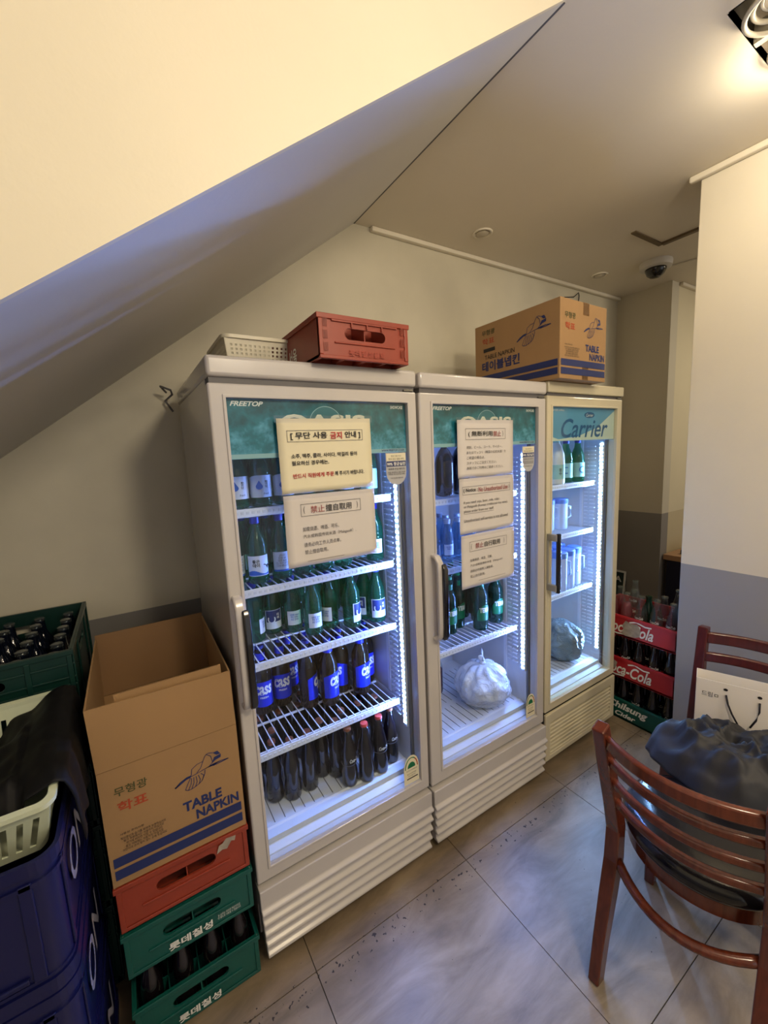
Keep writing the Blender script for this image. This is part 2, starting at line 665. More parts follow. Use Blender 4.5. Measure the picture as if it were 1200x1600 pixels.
def text_mesh(body, bold=0.0, shear=0.0, align='CENTER', line=1.0, res=3):
    key = (body, bold, shear, align, line, res)
    if key in _tc:
        return _tc[key]
    c = bpy.data.curves.new('t', 'FONT')
    c.body = body
    c.shear = shear
    c.offset = bold
    c.align_x = align
    c.align_y = 'CENTER'
    c.space_line = line
    c.resolution_u = res
    o = bpy.data.objects.new('t', c)
    me = bpy.data.meshes.new_from_object(o)
    vs = [(v.co.x, v.co.y) for v in me.vertices]
    fs = [tuple(p.vertices) for p in me.polygons]
    bpy.data.objects.remove(o)
    bpy.data.curves.remove(c)
    bpy.data.meshes.remove(me)
    _tc[key] = (vs, fs)
    return vs, fs


def fit_text(body, w, h=None, **k):
    """text scaled to width w (and height h), centred on 0,0"""
    vs, fs = text_mesh(body, **k)
    x0 = min(v[0] for v in vs); x1 = max(v[0] for v in vs)
    y0 = min(v[1] for v in vs); y1 = max(v[1] for v in vs)
    sx = w / (x1 - x0)
    sy = sx if h is None else h / (y1 - y0)
    return [((v[0] - (x0 + x1) / 2) * sx, (v[1] - (y0 + y1) / 2) * sy) for v in vs], fs


def flat_obj(name, vs2, fs, mat, parent, mtx):
    me = bpy.data.meshes.new(name)
    me.from_pydata([tuple(mtx @ Vector((v[0], v[1], 0))) for v in vs2], [], fs)
    me.materials.append(mat)
    o = bpy.data.objects.new(name, me)
    COL.objects.link(o)
    o.parent = parent
    return o


def text_on(name, body, mat, parent, mtx, cx, cy, w, h=None, **k):
    """place text on the plane of mtx, centred at cx, cy"""
    vs, fs = fit_text(body, w, h, **k)
    return flat_obj(name, [(a + cx, b + cy) for a, b in vs], fs, mat, parent, mtx)


def text_cyl(name, body, mat, parent, r, z, w, h=None, phi=0.0, **k):
    """text wrapped on a vertical cylinder, reading from the -Y side"""
    vs, fs = fit_text(body, w, h, **k)
    me = bpy.data.meshes.new(name)
    me.from_pydata([(r * math.sin(a / r + phi), -r * math.cos(a / r + phi), z + b) for a, b in vs], [], fs)
    me.materials.append(mat)
    o = bpy.data.objects.new(name, me)
    COL.objects.link(o)
    o.parent = parent
    return o


def strokes(lines, wd):
    """ribbons along polylines and fans for filled shapes: list of (pts, width) ; width 0 means filled"""
    vs, fs = [], []
    for pts, k in lines:
        n = len(vs)
        if k == 0:
            vs += pts
            fs.append(tuple(range(n, n + len(pts))))
            continue
        P = [Vector(p) for p in pts]
        m = len(P)
        for i, p in enumerate(P):
            t = (P[min(i + 1, m - 1)] - P[max(i - 1, 0)])
            t = t.normalized() if t.length else Vector((1, 0))
            q = Vector((-t.y, t.x)) * wd * k / 2
            vs += [tuple(p + q), tuple(p - q)]
        for i in range(m - 1):
            fs.append((n + 2 * i, n + 2 * i + 1, n + 2 * i + 3, n + 2 * i + 2))
    return vs, fs


def rect2(x0, x1, y0, y1):
    return [(x0, y0), (x1, y0), (x1, y1), (x0, y1)], [(0, 1, 2, 3)]


def outline2(x0, x1, y0, y1, t):
    vs = [(x0, y0), (x1, y0), (x1, y1), (x0, y1), (x0 + t, y0 + t), (x1 - t, y0 + t), (x1 - t, y1 - t), (x0 + t, y1 - t)]
    return vs, [(0, 1, 5, 4), (1, 2, 6, 5), (2, 3, 7, 6), (3, 0, 4, 7)]


def merge2(*parts):
    vs, fs = [], []
    for v, f in parts:
        n = len(vs)
        vs += list(v)
        fs += [tuple(i + n for i in q) for q in f]
    return vs, fs


def shift2(p, dx, dy):
    return [(a + dx, b + dy) for a, b in p[0]], p[1]


# ------------------------------------------------------------------ the room
YB = 0.70          # back wall
ZC = 2.61          # ceiling
XS = 0.845         # seam of sloped soffit and ceiling
YF = -0.40         # face of the stair soffit
slope = 0.749
zs = lambda x: ZC - (XS - x) * slope

fl = structure(MB().box(-2.2, 4.6, -4.2, 1.0, -0.03, -0.004).build('floor', M['grout']))
tm = None
T = 0.6075
for i in range(-4, 8):
    for j in range(-7, 3):
        x0 = 0.122 + i * T
        y0 = -0.107 + (j - 1) * T
        if x0 + T < -2.2 or x0 > 4.5:
            continue
        if tm is None:
            b = MB().box(0.0012, T - 0.0012, 0.0012, T - 0.0012, -0.012, 0.0)
            o = b.build('floor_tile', M['tile'], fl)
            tm = o.data
        else:
            o = bpy.data.objects.new('floor_tile', tm)
            COL.objects.link(o)
            o.parent = fl
        o.location = (x0, y0, random.uniform(-0.0004, 0.0004))

structure(MB().box(-2.2, 3.2, YB, YB + 0.1, 0, 3.0).build('wall_back', M['wall']))
structure(MB().box(-1.05, -0.95, -4.2, YB, 0, 3.0).build('wall_left_unseen', M['wall']))  # unseen wall, set close in to keep room light off the left corner
structure(MB().box(3.10, 3.20, 0.33, YB, 0, ZC).build('wall_right', M['wall3']))
structure(MB().box(3.20, 4.6, 0.33, 0.43, 0, ZC).build('wall_return', M['wall4']))
structure(MB().box(1.95, 2.15, -4.2, -0.27, 0, ZC + .05).build('wall_pillar', M['wall2'], bevel=.003))
structure(MB().box(4.5, 4.6, -4.2, .33, 0, ZC).build('wall_far', M['wall3']))
# ceiling: one slab, with an opening for the recessed lamps
outer = [(XS, YB), (XS, YF), (-2.2, YF), (-2.2, -4.2), (4.6, -4.2), (4.6, YB)]
LX0, LX1, LY0, LY1 = 1.246, 1.60, -0.77, -0.595
hole = [(LX0, LY0), (LX0, LY1), (LX1, LY1), (LX1, LY0)]
vs, fs = curve_plate(outer, [hole], 0.02)
b = MB().add([(v[0], v[1], v[2] + ZC + 0.01) for v in vs], fs)
structure(b.build('ceiling', M['ceil']))
structure(MB().box(-2.3, 4.7, -4.3, 0.8, 3.0, 3.05).build('ceiling_upper', M['ceil']))
# sloped underside of the stair and its vertical face
xa = -2.2
b = MB()
b.hexa([(xa, YF, zs(xa)), (XS, YF, zs(XS)), (XS, YB, zs(XS)), (xa, YB, zs(xa))],
       [(xa, YF, zs(xa) + .12), (XS, YF, zs(XS) + .12), (XS, YB, zs(XS) + .12), (xa, YB, zs(xa) + .12)])
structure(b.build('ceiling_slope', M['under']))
b = MB()
b.add([(xa, YF - .012, zs(xa)), (XS, YF - .012, zs(XS)), (XS, YF - .012, 2.9), (xa, YF - .012, 2.9),
       (xa, YF, zs(xa)), (XS, YF, zs(XS)), (XS, YF, 2.9), (xa, YF, 2.9)],
      [(0, 1, 2, 3), (7, 6, 5, 4), (0, 4, 5, 1), (1, 5, 6, 2), (2, 6, 7, 3), (3, 7, 4, 0)])
structure(b.build('wall_soffit', M['soffit']))
# mouldings
structure(MB().box(0.93, 3.10, YB - .028, YB, ZC - .022, ZC).build('trim_1', M['trim'], bevel=.006))
structure(MB().box(1.925, 1.95, -4.0, -0.235, ZC - .024, ZC).build('trim_2', M['trim'], bevel=.006))
structure(MB().box(3.2, 4.4, 0.305, 0.332, ZC - .022, ZC).build('trim_3', M['trim'], bevel=.006))
# dark seam where slope meets ceiling
structure(MB().box(XS - .002, XS + .004, YF, YB, ZC - .0015, ZC + .001).build('trim_4', M['shadowgap']))

# ------------------------------------------------------------------ ceiling fixtures
# recessed multi lamp
t = thing('recessed_lamp', 'recessed square ceiling lamp box with nested white rings at the top right corner', 'ceiling lamp', (LX0, LY1, ZC))
wl, dl = LX1 - LX0, LY1 - LY0
b = MB()
b.box(-.004, 0, -dl, 0, 0, .13).box(wl, wl + .004, -dl, 0, 0, .13).box(0, wl, 0, .004, 0, .13).box(0, wl, -dl - .004, -dl, 0, .13)
b.box(0, wl, -dl, 0, .13, .134)
b.build('housing', M['darkbox'], t)
MB().box(.165, .185, -dl, 0, -.002, .05).build('divider', M['ringw'], t)
for k, cx in enumerate((.0825, .2675)):
    g = MB()
    c = (cx, -dl / 2)
    for r, z in ((.078, -.012), (.062, .004), (.044, .018)):
        pts = [(c[0] + r * math.cos(2 * PI * i / 40), c[1] + r * math.sin(2 * PI * i / 40), z) for i in range(40)]
        g.tube(pts, .006, 8, True)
    g.build('gimbal_ring', M['ringw'], t, smooth=True)
    MB().lathe([(.0, .0), (.040, .0), (.046, .03), (.03, .07)], 32, c=(c[0], c[1], .012)).build('lamp_bulb', M['lamp_on'] if k else M['lens'], t, smooth='auto')
point_light('bulb_light', (LX0 + .2675, LY1 - dl / 2, ZC - .045), .035, 7, WARM)


def spot(x, y, label):
    t = thing('ceiling_spotlight', label, 'ceiling light', (x, y, ZC))
    g = MB()
    g.lathe([(.050, 0), (.050, -.004), (.044, -.007), (.038, -.004), (.034, 0)], 32)
    g.build('trim_ring', M['trim'], t, smooth=True)
    MB().lathe([(.033, -.001), (.030, -.006), (.012, -.012), (.004, -.013)], 24).build('lens', M['lens'], t, smooth=True)
    return t


spot(1.464, .482, 'small round unlit spotlight in the ceiling nearest the slope')
spot(2.542, .511, 'small round unlit spotlight in the ceiling beside the dome camera')
t = thing('dome_camera', 'white ceiling dome camera with dark lens bubble', 'security camera', (2.68, .24, ZC))
MB().lathe([(.085, 0), (.088, -.010), (.084, -.035), (.060, -.040)], 36).build('housing', M['domew'], t, smooth='auto')
MB().lathe([(.058, -.036), (.056, -.050), (.046, -.072), (.028, -.086), (.004, -.090)], 32).build('bubble', M['black'], t, smooth=True)
cab = MB().tube([(2.75, .29, ZC - .004), (2.80, .27, ZC - .005), (2.83, .20, ZC - .004), (2.85, .12, ZC - .005), (2.88, .05, ZC - .004)], .0045, 6)
tag(cab.build('cable', M['trim']), 'thin pale cable on the ceiling running from the dome camera', 'cable')
t = thing('hatch_frame', 'brown metal angle frame edge of an opening in the ceiling', 'ceiling hatch', (2.17, .111, ZC))
MB().box(0, .29, -.012, .014, -.006, 0).build('frame_bar', M['metalframe'], t)
MB().box(.265, .29, -.34, -.012, -.012, 0).build('frame_bar', M['metalframe'], t)

# ------------------------------------------------------------------ refrigerators
FRONT = lambda y: frame_mtx((0, y, 0), (1, 0, 0), (0, 0, 1))   # plane facing -Y (x right, z up)


def led_strip(t, x, y, z0, z1, tint):
    s = MB().box(x - .002, x + .006, y - .011, y + .011, z0 - .015, z1 + .015).build('led_strip', M['strip'], t)
    g = MB()
    n = int((z1 - z0) / .0198)
    for i in range(n + 1):
        z = z0 + (z1 - z0) * i / n
        g.box(x - .0032, x - .002, y - .0065, y + .0065, z - .0035, z + .0035)
    g.build('led_chips', M['led_cyan'] if tint else M['led'], s)
    return s


def rack(t, z, x0, x1, y0, y1, nsp=.026, name='shelf'):
    g = MB()
    g.box(x0, x1, y0 - .004, y0, z - .018, z + .006)            # front lip
    s = g.build(name, M['wire'], t, bevel=.001)
    g = MB()
    g.box(x0, x1, y0, y0 + .012, z - .020, z - .014)
    for i in range(int((x1 - x0) / .016)):
        x = x0 + .008 + i * .016
        g.box(x - .004, x + .004, y0 - .0055, y0 - .004, z - .010, z - .002)
    g.build('price_rail', M['liner'], s)
    g = MB()
    n = int((x1 - x0) / nsp)
    for i in range(n + 1):
        x = x0 + (x1 - x0) * i / n
        g.box(x - .0016, x + .0016, y0, y1, z - .0032, z)
    for yy in (y0 + .02, (y0 + y1) / 2 - .03, y1 - .01):
        g.box(x0, x1, yy - .003, yy + .003, z - .009, z - .0032)
    for xx in (x0, x1):
        g.box(xx - .003, xx + .003, y0, y1, z - .010, z)
    o = g.build('wire_grid', M['wire'], s)
    return s


def shield(t, cx, z1, wd, ht, yy):
    """shield-shaped antibacterial sticker"""
    m = frame_mtx((cx, yy, z1), (1, 0, 0), (0, 0, 1))
    pts = [(-wd / 2, 0), (-wd / 2, -ht * .62)]
    for i in range(9):
        a = PI + PI * i / 8
        pts.append((wd / 2 * math.cos(a), -ht * .62 + ht * .38 * math.sin(a)))
    pts += [(wd / 2, -ht * .62), (wd / 2, 0)]
    s = flat_obj('sticker', pts, [tuple(range(len(pts)))], M['grey_label'], t, m)
    m2 = frame_mtx((cx, yy - .0006, z1), (1, 0, 0), (0, 0, 1))
    flat_obj('band', *rect2(-wd / 2 + .002, wd / 2 - .002, -ht * .42, -ht * .26), M['ink_navy'], s, m2)
    flat_obj('panel', *rect2(-wd / 2 + .002, wd / 2 - .002, -ht * .24, -.002), M['paper_c'], s, m2)
    m3 = frame_mtx((cx, yy - .0011, z1), (1, 0, 0), (0, 0, 1))
    a = fit_text('99% 항균실란', wd * .9, ht * .11, bold=.02)
    flat_obj('lettering', [(x, y - ht * .34) for x, y in a[0]], a[1], M['ink_w'], s, m3)
    parts = []
    for k, (txt, ww, yy2) in enumerate((('항균 인증 마크', .5, -.10), ('특허 항균 필름 부착', .75, -.19), ('폭폭폭 안심 패키지', .8, -.50), ('세균 바이러스 살균 효과', .85, -.60), ('대장균 포도상구균 99%', .8, -.66), ('한국건설생활시험연구원', .6, -.78))):
        parts.append(shift2(fit_text(txt, wd * ww), 0, ht * yy2))
    v, f = merge2(*parts)
    flat_obj('lettering', v, f, M['ink_k'], s, m3)
    return s


def energy_label(t, cx, z0, wd, ht, yy):
    m = frame_mtx((cx, yy, z0), (1, 0, 0), (0, 0, 1))
    pts = [(-wd / 2, 0), (wd / 2, 0), (wd / 2, ht * .55)]
    for i in range(9):
        a = PI * i / 8
        pts.append((wd / 2 * math.cos(a), ht * .55 + ht * .45 * math.sin(a)))
    pts.append((-wd / 2, ht * .55))
    s = flat_obj('energy_label', pts, [tuple(range(len(pts)))], M['paper_c'], t, m)
    m2 = frame_mtx((cx, yy - .0006, z0), (1, 0, 0), (0, 0, 1))
    arc = [(wd * .40 * math.cos(PI * i / 10), ht * .55 + ht * .36 * math.sin(PI * i / 10)) for i in range(11)]
    v, f = strokes([(arc[:4], 1)], .004)
    flat_obj('dial_arc', v, f, M['ink_rust'], s, m2)
    v, f = strokes([(arc[3:], 1)], .004)
    flat_obj('dial_arc', v, f, M['label_g'], s, m2)
    dial = [(wd * .26 * math.cos(PI * i / 8), ht * .56 + ht * .2 * math.sin(PI * i / 8)) for i in range(9)]
    flat_obj('dial', dial, [tuple(range(9))], M['label_g'], s, m2)
    parts = [shift2(fit_text('에너지소비효율등급', wd * .7), 0, ht * .48), shift2(fit_text('월간소비전력량', wd * .6), .0, ht * .36),
             shift2(fit_text('CO2 42g/시간', wd * .5), .0, ht * .28)]
    parts.append(rect2(-wd * .32, wd * .4, ht * .17, ht * .21))
    v, f = merge2(*parts)
    flat_obj('lettering', v, f, M['ink_k'], s, m2)
    return s


def hollow(t, name, x0, x1, y0, y1, z0, z1, th, mat, back=True):
    """open-fronted box shell"""
    g = MB()
    g.box(x0, x0 + th, y0, y1, z0, z1).box(x1 - th, x1, y0, y1, z0, z1)
    g.box(x0 + th, x1 - th, y0, y1, z0, z0 + th).box(x0 + th, x1 - th, y0, y1, z1 - th, z1)
    g.box(x0 + th, x1 - th, y1 - th, y1, z0 + th, z1 - th)
    return g.build(name, mat, t)


def frame_part(name, x0, x1, z0, z1, gx0, gx1, gz0, gz1, y0, y1, mat, t, bevel=.004):
    """rectangular frame around an opening"""
    g = MB()
    A = [(x0, z0), (x1, z0), (x1, z1), (x0, z1)]
    B = [(gx0, gz0), (gx1, gz0), (gx1, gz1), (gx0, gz1)]
    vs = [(a, y0, c) for a, c in A] + [(a, y0, c) for a, c in B] + [(a, y1, c) for a, c in A] + [(a, y1, c) for a, c in B]
    fs = []
    for i in range(4):
        j = (i + 1) % 4
        fs += [(i, j, j + 4, i + 4), (i + 8, i + 12, j + 12, j + 8), (i, i + 8, j + 8, j), (i + 4, j + 4, j + 12, i + 12)]
    g.add(vs, fs)
    return g.build(name, mat, t, bevel=bevel, seg=3)


def fridge(loc, W, label, body, door, glass, ban_z, shelves, led, cap, baseZ, style, energy, rz=0, floor_z=.36, hx=.019):
    t = thing('display_refrigerator', label, 'refrigerator', loc, rz)
    D = .61
    zt, zb = door
    mat = M['cream'] if style == 'old' else M['white']
    gx0, gx1, gz0, gz1 = glass
    # cabinet: hollow insulated shell
    g = MB()
    x0, x1 = .004, W - .004
    cx0, cx1 = gx0 - .016, gx1 - .006
    zt2 = cap[0]
    g.box(x0, cx0, .052, D, .05, zt2).box(cx1, x1, .052, D, .05, zt2)
    g.box(cx0, cx1, D - .05, D, .05, zt2)
    g.box(cx0, cx1, .052, D - .05, .05, floor_z - .02).box(cx0, cx1, .052, D - .05, gz1 + .01, zt2)
    g.build('cabinet', mat, t)
    # liner
    g = MB()
    th = .004
    g.box(cx0, cx0 + th, .05, D - .05, floor_z - .02, gz1 + .01).box(cx1 - th, cx1, .05, D - .05, floor_z - .02, gz1 + .01)
    g.box(cx0 + th, cx1 - th, D - .05 - th, D - .05, floor_z - .02, gz1 + .01)
    g.box(cx0 + th, cx1 - th, .05, D - .05 - th, floor_z - .02, floor_z - .004)
    g.box(cx0 + th, cx1 - th, .05, D - .05 - th, gz1, gz1 + .01)
    ln = g.build('liner', M['liner'], t)
    g = MB()
    n = 16
    for i in range(n):
        x = cx0 + .03 + (cx1 - cx0 - .06) * i / (n - 1)
        g.box(x - .0012, x + .0012, .10, .24, floor_z - .004, floor_z - .0030)
        g.box(x - .0012, x + .0012, .27, .48, floor_z - .004, floor_z - .0030)
    g.build('floor_groove', M['shadowgap'], ln)
    # front sill sloping down inside the door
    g = MB()
    g.hexa([(cx0 + th, .03, gz0 - .01), (cx1 - th, .03, gz0 - .01), (cx1 - th, .088, gz0 - .01), (cx0 + th, .088, gz0 - .01)],
           [(cx0 + th, .03, gz0 + .005), (cx1 - th, .03, gz0 + .005), (cx1 - th, .088, floor_z), (cx0 + th, .088, floor_z)])
    g.build('sill', M['liner'], t)
    # shelf standards
    for xx in (cx0 + th, cx1 - th - .006):
        for yy in (.17,):
            g = MB().box(xx, xx + .006, yy - .008, yy + .008, floor_z + .08, gz1 - .1)
            sd_ = g.build('shelf_standard', M['wire'], t)
        if xx > cx0 + .1:       # proud ridges added for the standard's slots, shaped to catch the strip's light
            g = MB()
            zz = led[0] + .01
            while zz < led[1]:
                g.box(xx - .004, xx + .006, .094, .122, zz - .0024, zz + .0024)
                g.box(xx - .002, xx + .006, .132, .152, zz - .0018, zz + .0018)
                zz += .0198
            o = g.build('slot_ridges', M['wire'], sd_)
            o['kind'] = 'stuff'
    # cap
    g = MB()
    g.box(0, W, -.006, D, cap[0], cap[1])
    g.build('top_cap', mat, t, bevel=.010 if style != 'old' else .005, seg=3, smooth='auto')
    g = MB().box(.006, W - .006, .006, .0515, zt, cap[0])
    g.build('top_gap', M['shadowgap'], t)  # grey filler strip, coloured for the shaded slot under the cap
    g = MB().box(W - .05, W - .012, -.002, .03, zt + .001, zt + .006)
    g.lathe([(.007, 0), (.007, .008)], 12, c=(W - .032, .006, zt))
    g.build('hinge', M['steel'], t, bevel=.001)
    # door
    dr = frame_part('door', 0, W, zb, zt, gx0, gx1, gz0, gz1, 0, .042, mat, t, .006)
    frame_part('inner_bead', gx0 - .008, gx1 + .008, gz0 - .008, gz1 + .008, gx0 + .0005, gx1 - .0005, gz0 + .0005, gz1 - .0005, -.0035, .012, mat, dr, .002)
    frame_part('gasket', gx0 - .012, gx1 + .012, gz0 - .012, gz1 + .012, gx0 + .010, gx1 - .010, gz0 + .010, gz1 - .012, .040, .050, M['shadowgap'], dr, .002)
    MB().box(gx0, gx1, .008, .012, gz0, gz1).build('glass_pane', M['glass'], dr)
    # banner behind the glass
    bm_ = M['ban2'] if style == 'old' else M['ban']
    ban = MB().box(gx0 + .001, gx1 - .001, .014, .018, ban_z, gz1 - .001).build('banner', bm_, t)
    # handle
    if style == 'old':
        hz0, hz1 = .895, 1.152
        g = MB()
        xx = .004
        g.box(xx - .002, xx + .016, -.048, .0, hz1 - .03, hz1).box(xx - .002, xx + .016, -.048, .0, hz0, hz0 + .03)
        g.box(xx - .002, xx + .010, -.006, .0, hz0, hz1)
        h = g.build('handle', plain('grey_handle', (150, 148, 140), .4), t, bevel=.003)
        MB().box(xx + .004, xx + .022, -.058, -.042, hz0 - .006, hz1 + .004).build('grip', M['black'], h, bevel=.004)
    else:
        hz0, hz1 = .855, 1.165
        g = MB()
        xc = hx
        pts = [(xc, .004, hz1), (xc, -.018, hz1 - .002), (xc, -.034, hz1 - .022), (xc, -.036, hz1 - .06), (xc, -.036, (hz0 + hz1) / 2), (xc, -.036, hz0 + .05), (xc, -.034, hz0 + .018), (xc, -.018, hz0), (xc, .004, hz0)]
        g.bar(pts, .026, .014, (1, 0, 0))
        h = g.build('handle', mat, t, bevel=.005, seg=3, smooth='auto')
        MB().bar([(xc + .012, -.034, hz1 - .030), (xc + .012, -.046, hz1 - .045), (xc + .012, -.047, (hz0 + hz1) / 2), (xc + .012, -.046, hz0 + .022), (xc + .012, -.034, hz0 + .006)], .020, .020, (1, 0, 0)).build('grip', M['black'], h, bevel=.005, seg=3, smooth='auto')
    # shelves and lights
    for z in shelves:
        rack(t, z, cx0 + .012, cx1 - .012, .10, .50)
    led_strip(t, cx1 - .012, .062, led[0], led[1], style == 'old')
    # base
    if style == 'old':
        z0, z1 = .045, zb - .008
        MB().box(.004, W - .004, .0075, .06, z0, z1).build('base_panel', M['deepgap'], t)  # panel coloured dark for the shade between the slats
        frame_part('base_frame', 0, W, z0, z1, .035, W - .035, z0 + .024, z1 - .050, -.006, .0075, mat, t, .004)
        n = 8
        q = (z1 - z0 - .078) / n
        for i in range(n):
            za = z0 + .028 + q * i
            g = MB()
            g.add([(x_, y_, z_) for x_ in (.0355, W - .0355) for y_, z_ in ((.0075, za), (-.001, za), (-.004, za + q * .14), (-.001, za + q * .40), (.0075, za + q * .50))],
                  [(0, 1, 2, 3, 4), (9, 8, 7, 6, 5), (0, 5, 6, 1), (1, 6, 7, 2), (2, 7, 8, 3), (3, 8, 9, 4), (4, 9, 5, 0)])
            g.build('louvre', mat, t)
    else:
        z0, z1 = .022, zb - .012
        MB().box(.01, W - .01, .022, .06, z0, z1).build('base_panel', M['shadowgap'], t)
        hs = [0, .062, .098, .134, .170, .205, z1 - z0]
        tops = [z1]
        nn = 5
        first = .078
        rest = (z1 - z0 - first) / (nn - 1)
        za = z1
        for i in range(nn):
            h = first if i == 0 else rest
            lo = za - h
            g = MB()
            yf = -.014 + .0025 * i
            ins = .004 * i * .5
            # each band juts at its lower lip and falls back above it
            g.add([(ins, .03, lo + .004), (ins, yf - .012, lo + .004), (ins, yf - .012, lo + .012), (ins, yf, lo + .020), (ins, yf, za), (ins, .03, za),
                   (W - ins, .03, lo + .004), (W - ins, yf - .012, lo + .004), (W - ins, yf - .012, lo + .012), (W - ins, yf, lo + .020), (W - ins, yf, za), (W - ins, .03, za)],
                  [(0, 1, 2, 3, 4, 5), (11, 10, 9, 8, 7, 6), (0, 6, 7, 1), (1, 7, 8, 2), (2, 8, 9, 3), (3, 9, 10, 4), (4, 10, 11, 5), (5, 11, 6, 0)])
            g.build('louvre', mat, t, bevel=.003)
            za = lo
    g = MB()
    for xx in (.04, W - .04):
        for yy in (.08, D - .06):
            g.lathe([(.018, 0), (.018, .02), (.012, .022), (.012, .052)], 14, c=(xx, yy, 0))
    g.build('feet', M['black'], t)
    return t, dr, ban


# left refrigerator
F1, D1, B1 = fridge((0, 0, 0), .65, 'left white glass-door display refrigerator, largest, with Korean notice on its door', 'white',
                    (1.730, .272), (.042, .6125, .318, 1.694), 1.535, (1.385, 1.142, .905, .603), (.53, 1.50), (1.745, 1.798), .022, 'new', 5.0)
F2, D2, B2 = fridge((.662, 0, 0), .662, 'middle white glass-door display refrigerator with a stack of three notices', 'white',
                    (1.730, .262), (.055, .612, .316, 1.694), 1.545, (1.342, 1.060, .718), (.53, 1.50), (1.745, 1.796), .022, 'new', 5.0, hx=.040)
F3, D3, B3 = fridge((1.341, .006, 0), .598, 'right cream glass-door display refrigerator with pale blue banner', 'cream',
                    (1.745, .292), (.036, .550, .335, 1.700), 1.552, (1.340, 1.092, .790), (.44, 1.53), (1.757, 1.803), .045, 'old', 5.0, rz=R(.9), floor_z=.375)


def script_c(parent, name, mat, mtx, cx, cy, w, h, word='Coca-Cola', bold=.02):
    """slanting script lettering with a swash"""
    v, f = fit_text(word, w, h * .75, shear=.35, bold=bold)
    sw = [(-w * .46, -h * .30), (-w * .40, -h * .46), (-w * .22, -h * .50), (-w * .05, -h * .42)]
    s2 = [(w * .02, h * .42), (w * .16, h * .56), (w * .34, h * .42), (w * .46, h * .46)]
    a = strokes([(sw, 1), (s2, 1)], h * .09)
    vv, ff = merge2((v, f), a)
    return flat_obj(name, [(x + cx, y + cy) for x, y in vv], ff, mat, parent, mtx)


# banner lettering: flat on the banner, just in front of it
def teal_banner(ban, gx0, gx1, z0, z1):
    m = FRONT(.0134)
    flat_obj('lower_strip', *rect2(gx0 + .002, gx1 - .002, z0 + .001, z0 + .013), M['banstrip'], ban, m)
    m2 = FRONT(.0128)
    wd = gx1 - gx0
    text_on('lettering', 'FREETOP', M['ink_w'], ban, m2, gx0 + .055, z1 - .013, .088, .013, shear=.35, bold=.03)
    text_on('lettering', 'SHOWCASE', M['ink_w'], ban, m2, gx1 - .035, z1 - .014, .048, .010, bold=.02)
    text_on('lettering', 'WWW.FREETOP.CO.KR', M['ink_navy'], ban, m2, gx1 - .055, z0 + .0075, .088, .0075, shear=.2, bold=.02)
    cx = (gx0 + gx1) / 2 - .005
    text_on('lettering', 'OASIS', M['ink_c'], ban, m2, cx, z1 - .062, .272, .046, bold=.03)
    arc = [(cx + .002 + .052 * math.cos(R(a)), z1 - .066 + .050 * math.sin(R(a))) for a in range(20, 165, 8)]
    v, f = strokes([(arc, 1)], .0022)
    flat_obj('planet_arc', v, f, M['banstrip'], ban, m2)
    disc = [(cx + .002 + .050 * math.cos(R(a)), z1 - .066 + .048 * math.sin(R(a))) for a in range(0, 181, 10)]
    flat_obj('planet', disc, [tuple(range(len(disc)))], plain('dim_teal_planet', (44, 112, 122), .3), ban, FRONT(.0131))


teal_banner(B1, .042, .6125, 1.535, 1.694)
teal_banner(B2, .055, .612, 1.545, 1.694)
m = FRONT(.0134)
v = [(.037, 1.575), (.10, 1.560), (.25, 1.572), (.40, 1.610), (.549, 1.690), (.549, 1.5535), (.037, 1.5535)]
flat_obj('swoosh', v, [tuple(range(len(v)))], M['ban3'], B3, m)
m = FRONT(.0128)
text_on('lettering', 'Carrier', M['carrier'], B3, m, .305, 1.608, .375, .085, shear=.30, bold=.012)
ov = [(.335 + .042 * math.cos(2 * PI * i / 28), 1.668 + .014 * math.sin(2 * PI * i / 28)) for i in range(28)]
flat_obj('oval_badge', ov, [tuple(range(28))], M['carrier'], B3, m)
text_on('lettering', 'Carrier', M['ink_w'], B3, FRONT(.0122), .335, 1.667, .058, .014, shear=.3)
text_on('lettering', '캐리어냉장 쇼케이스', M['ink_w'], B3, m, .090, 1.686, .10, .008, bold=.02)

shield(F1, .564, 1.534, .080, .106, .0072)
shield(F2, .560, 1.536, .074, .104, .0072)
energy_label(F1, .575, .322, .068, .112, .0072)
energy_label(F2, .578, .322, .060, .110, .0072)

# ------------------------------------------------------------------ notices (A4 sheets taped to the doors)
def sheet(label, x, z, wd, ht, mat, tilt, paint):
    t = thing('notice_sheet', label, 'notice', (x + wd / 2, -.0042, z + ht / 2), rot=(0, tilt, 0), group=None)
    n = 12
    vs, fs = [], []
    for j in range(n + 1):
        for i in range(n + 1):
            a = i / n - .5
            c = j / n - .5
            yy = .0012 * math.sin(a * 9 + c * 4) * (abs(c) * 2) ** 2
            vs.append((a * wd, yy, c * ht))
    for j in range(n):
        for i in range(n):
            k = j * (n + 1) + i
            fs.append((k, k + 1, k + n + 2, k + n + 1))
    o = MB().add(vs, fs).build('paper', mat, t, smooth=True)
    sd = o.modifiers.new('solid', 'SOLIDIFY')
    sd.thickness = .0003
    MB().box(-wd / 2 - .006, wd / 2 + .006, -.0022, -.0019, ht / 2 - .012, ht / 2 + .008).build('tape', M['tape'], t)
    m = frame_mtx((0, -.0026, 0), (1, 0, 0), (0, 0, 1))
    for p in paint:
        kind = p[0]
        if kind == 'box':
            flat_obj('border', *outline2(p[1], p[2], p[3], p[4], .0011), M['ink_g'], t, m)
        elif kind == 'line':
            flat_obj('underline', *rect2(p[1], p[2], p[3], p[3] + .0009), M['ink_g'], t, m)
        else:
            _, body, matk, x0, x1, yc, hh, bold = p
            text_on('lettering', body, M[matk], t, m, (x0 + x1) / 2, yc, x1 - x0, hh, bold=bold)
    return t


W4, H4 = .297, .210
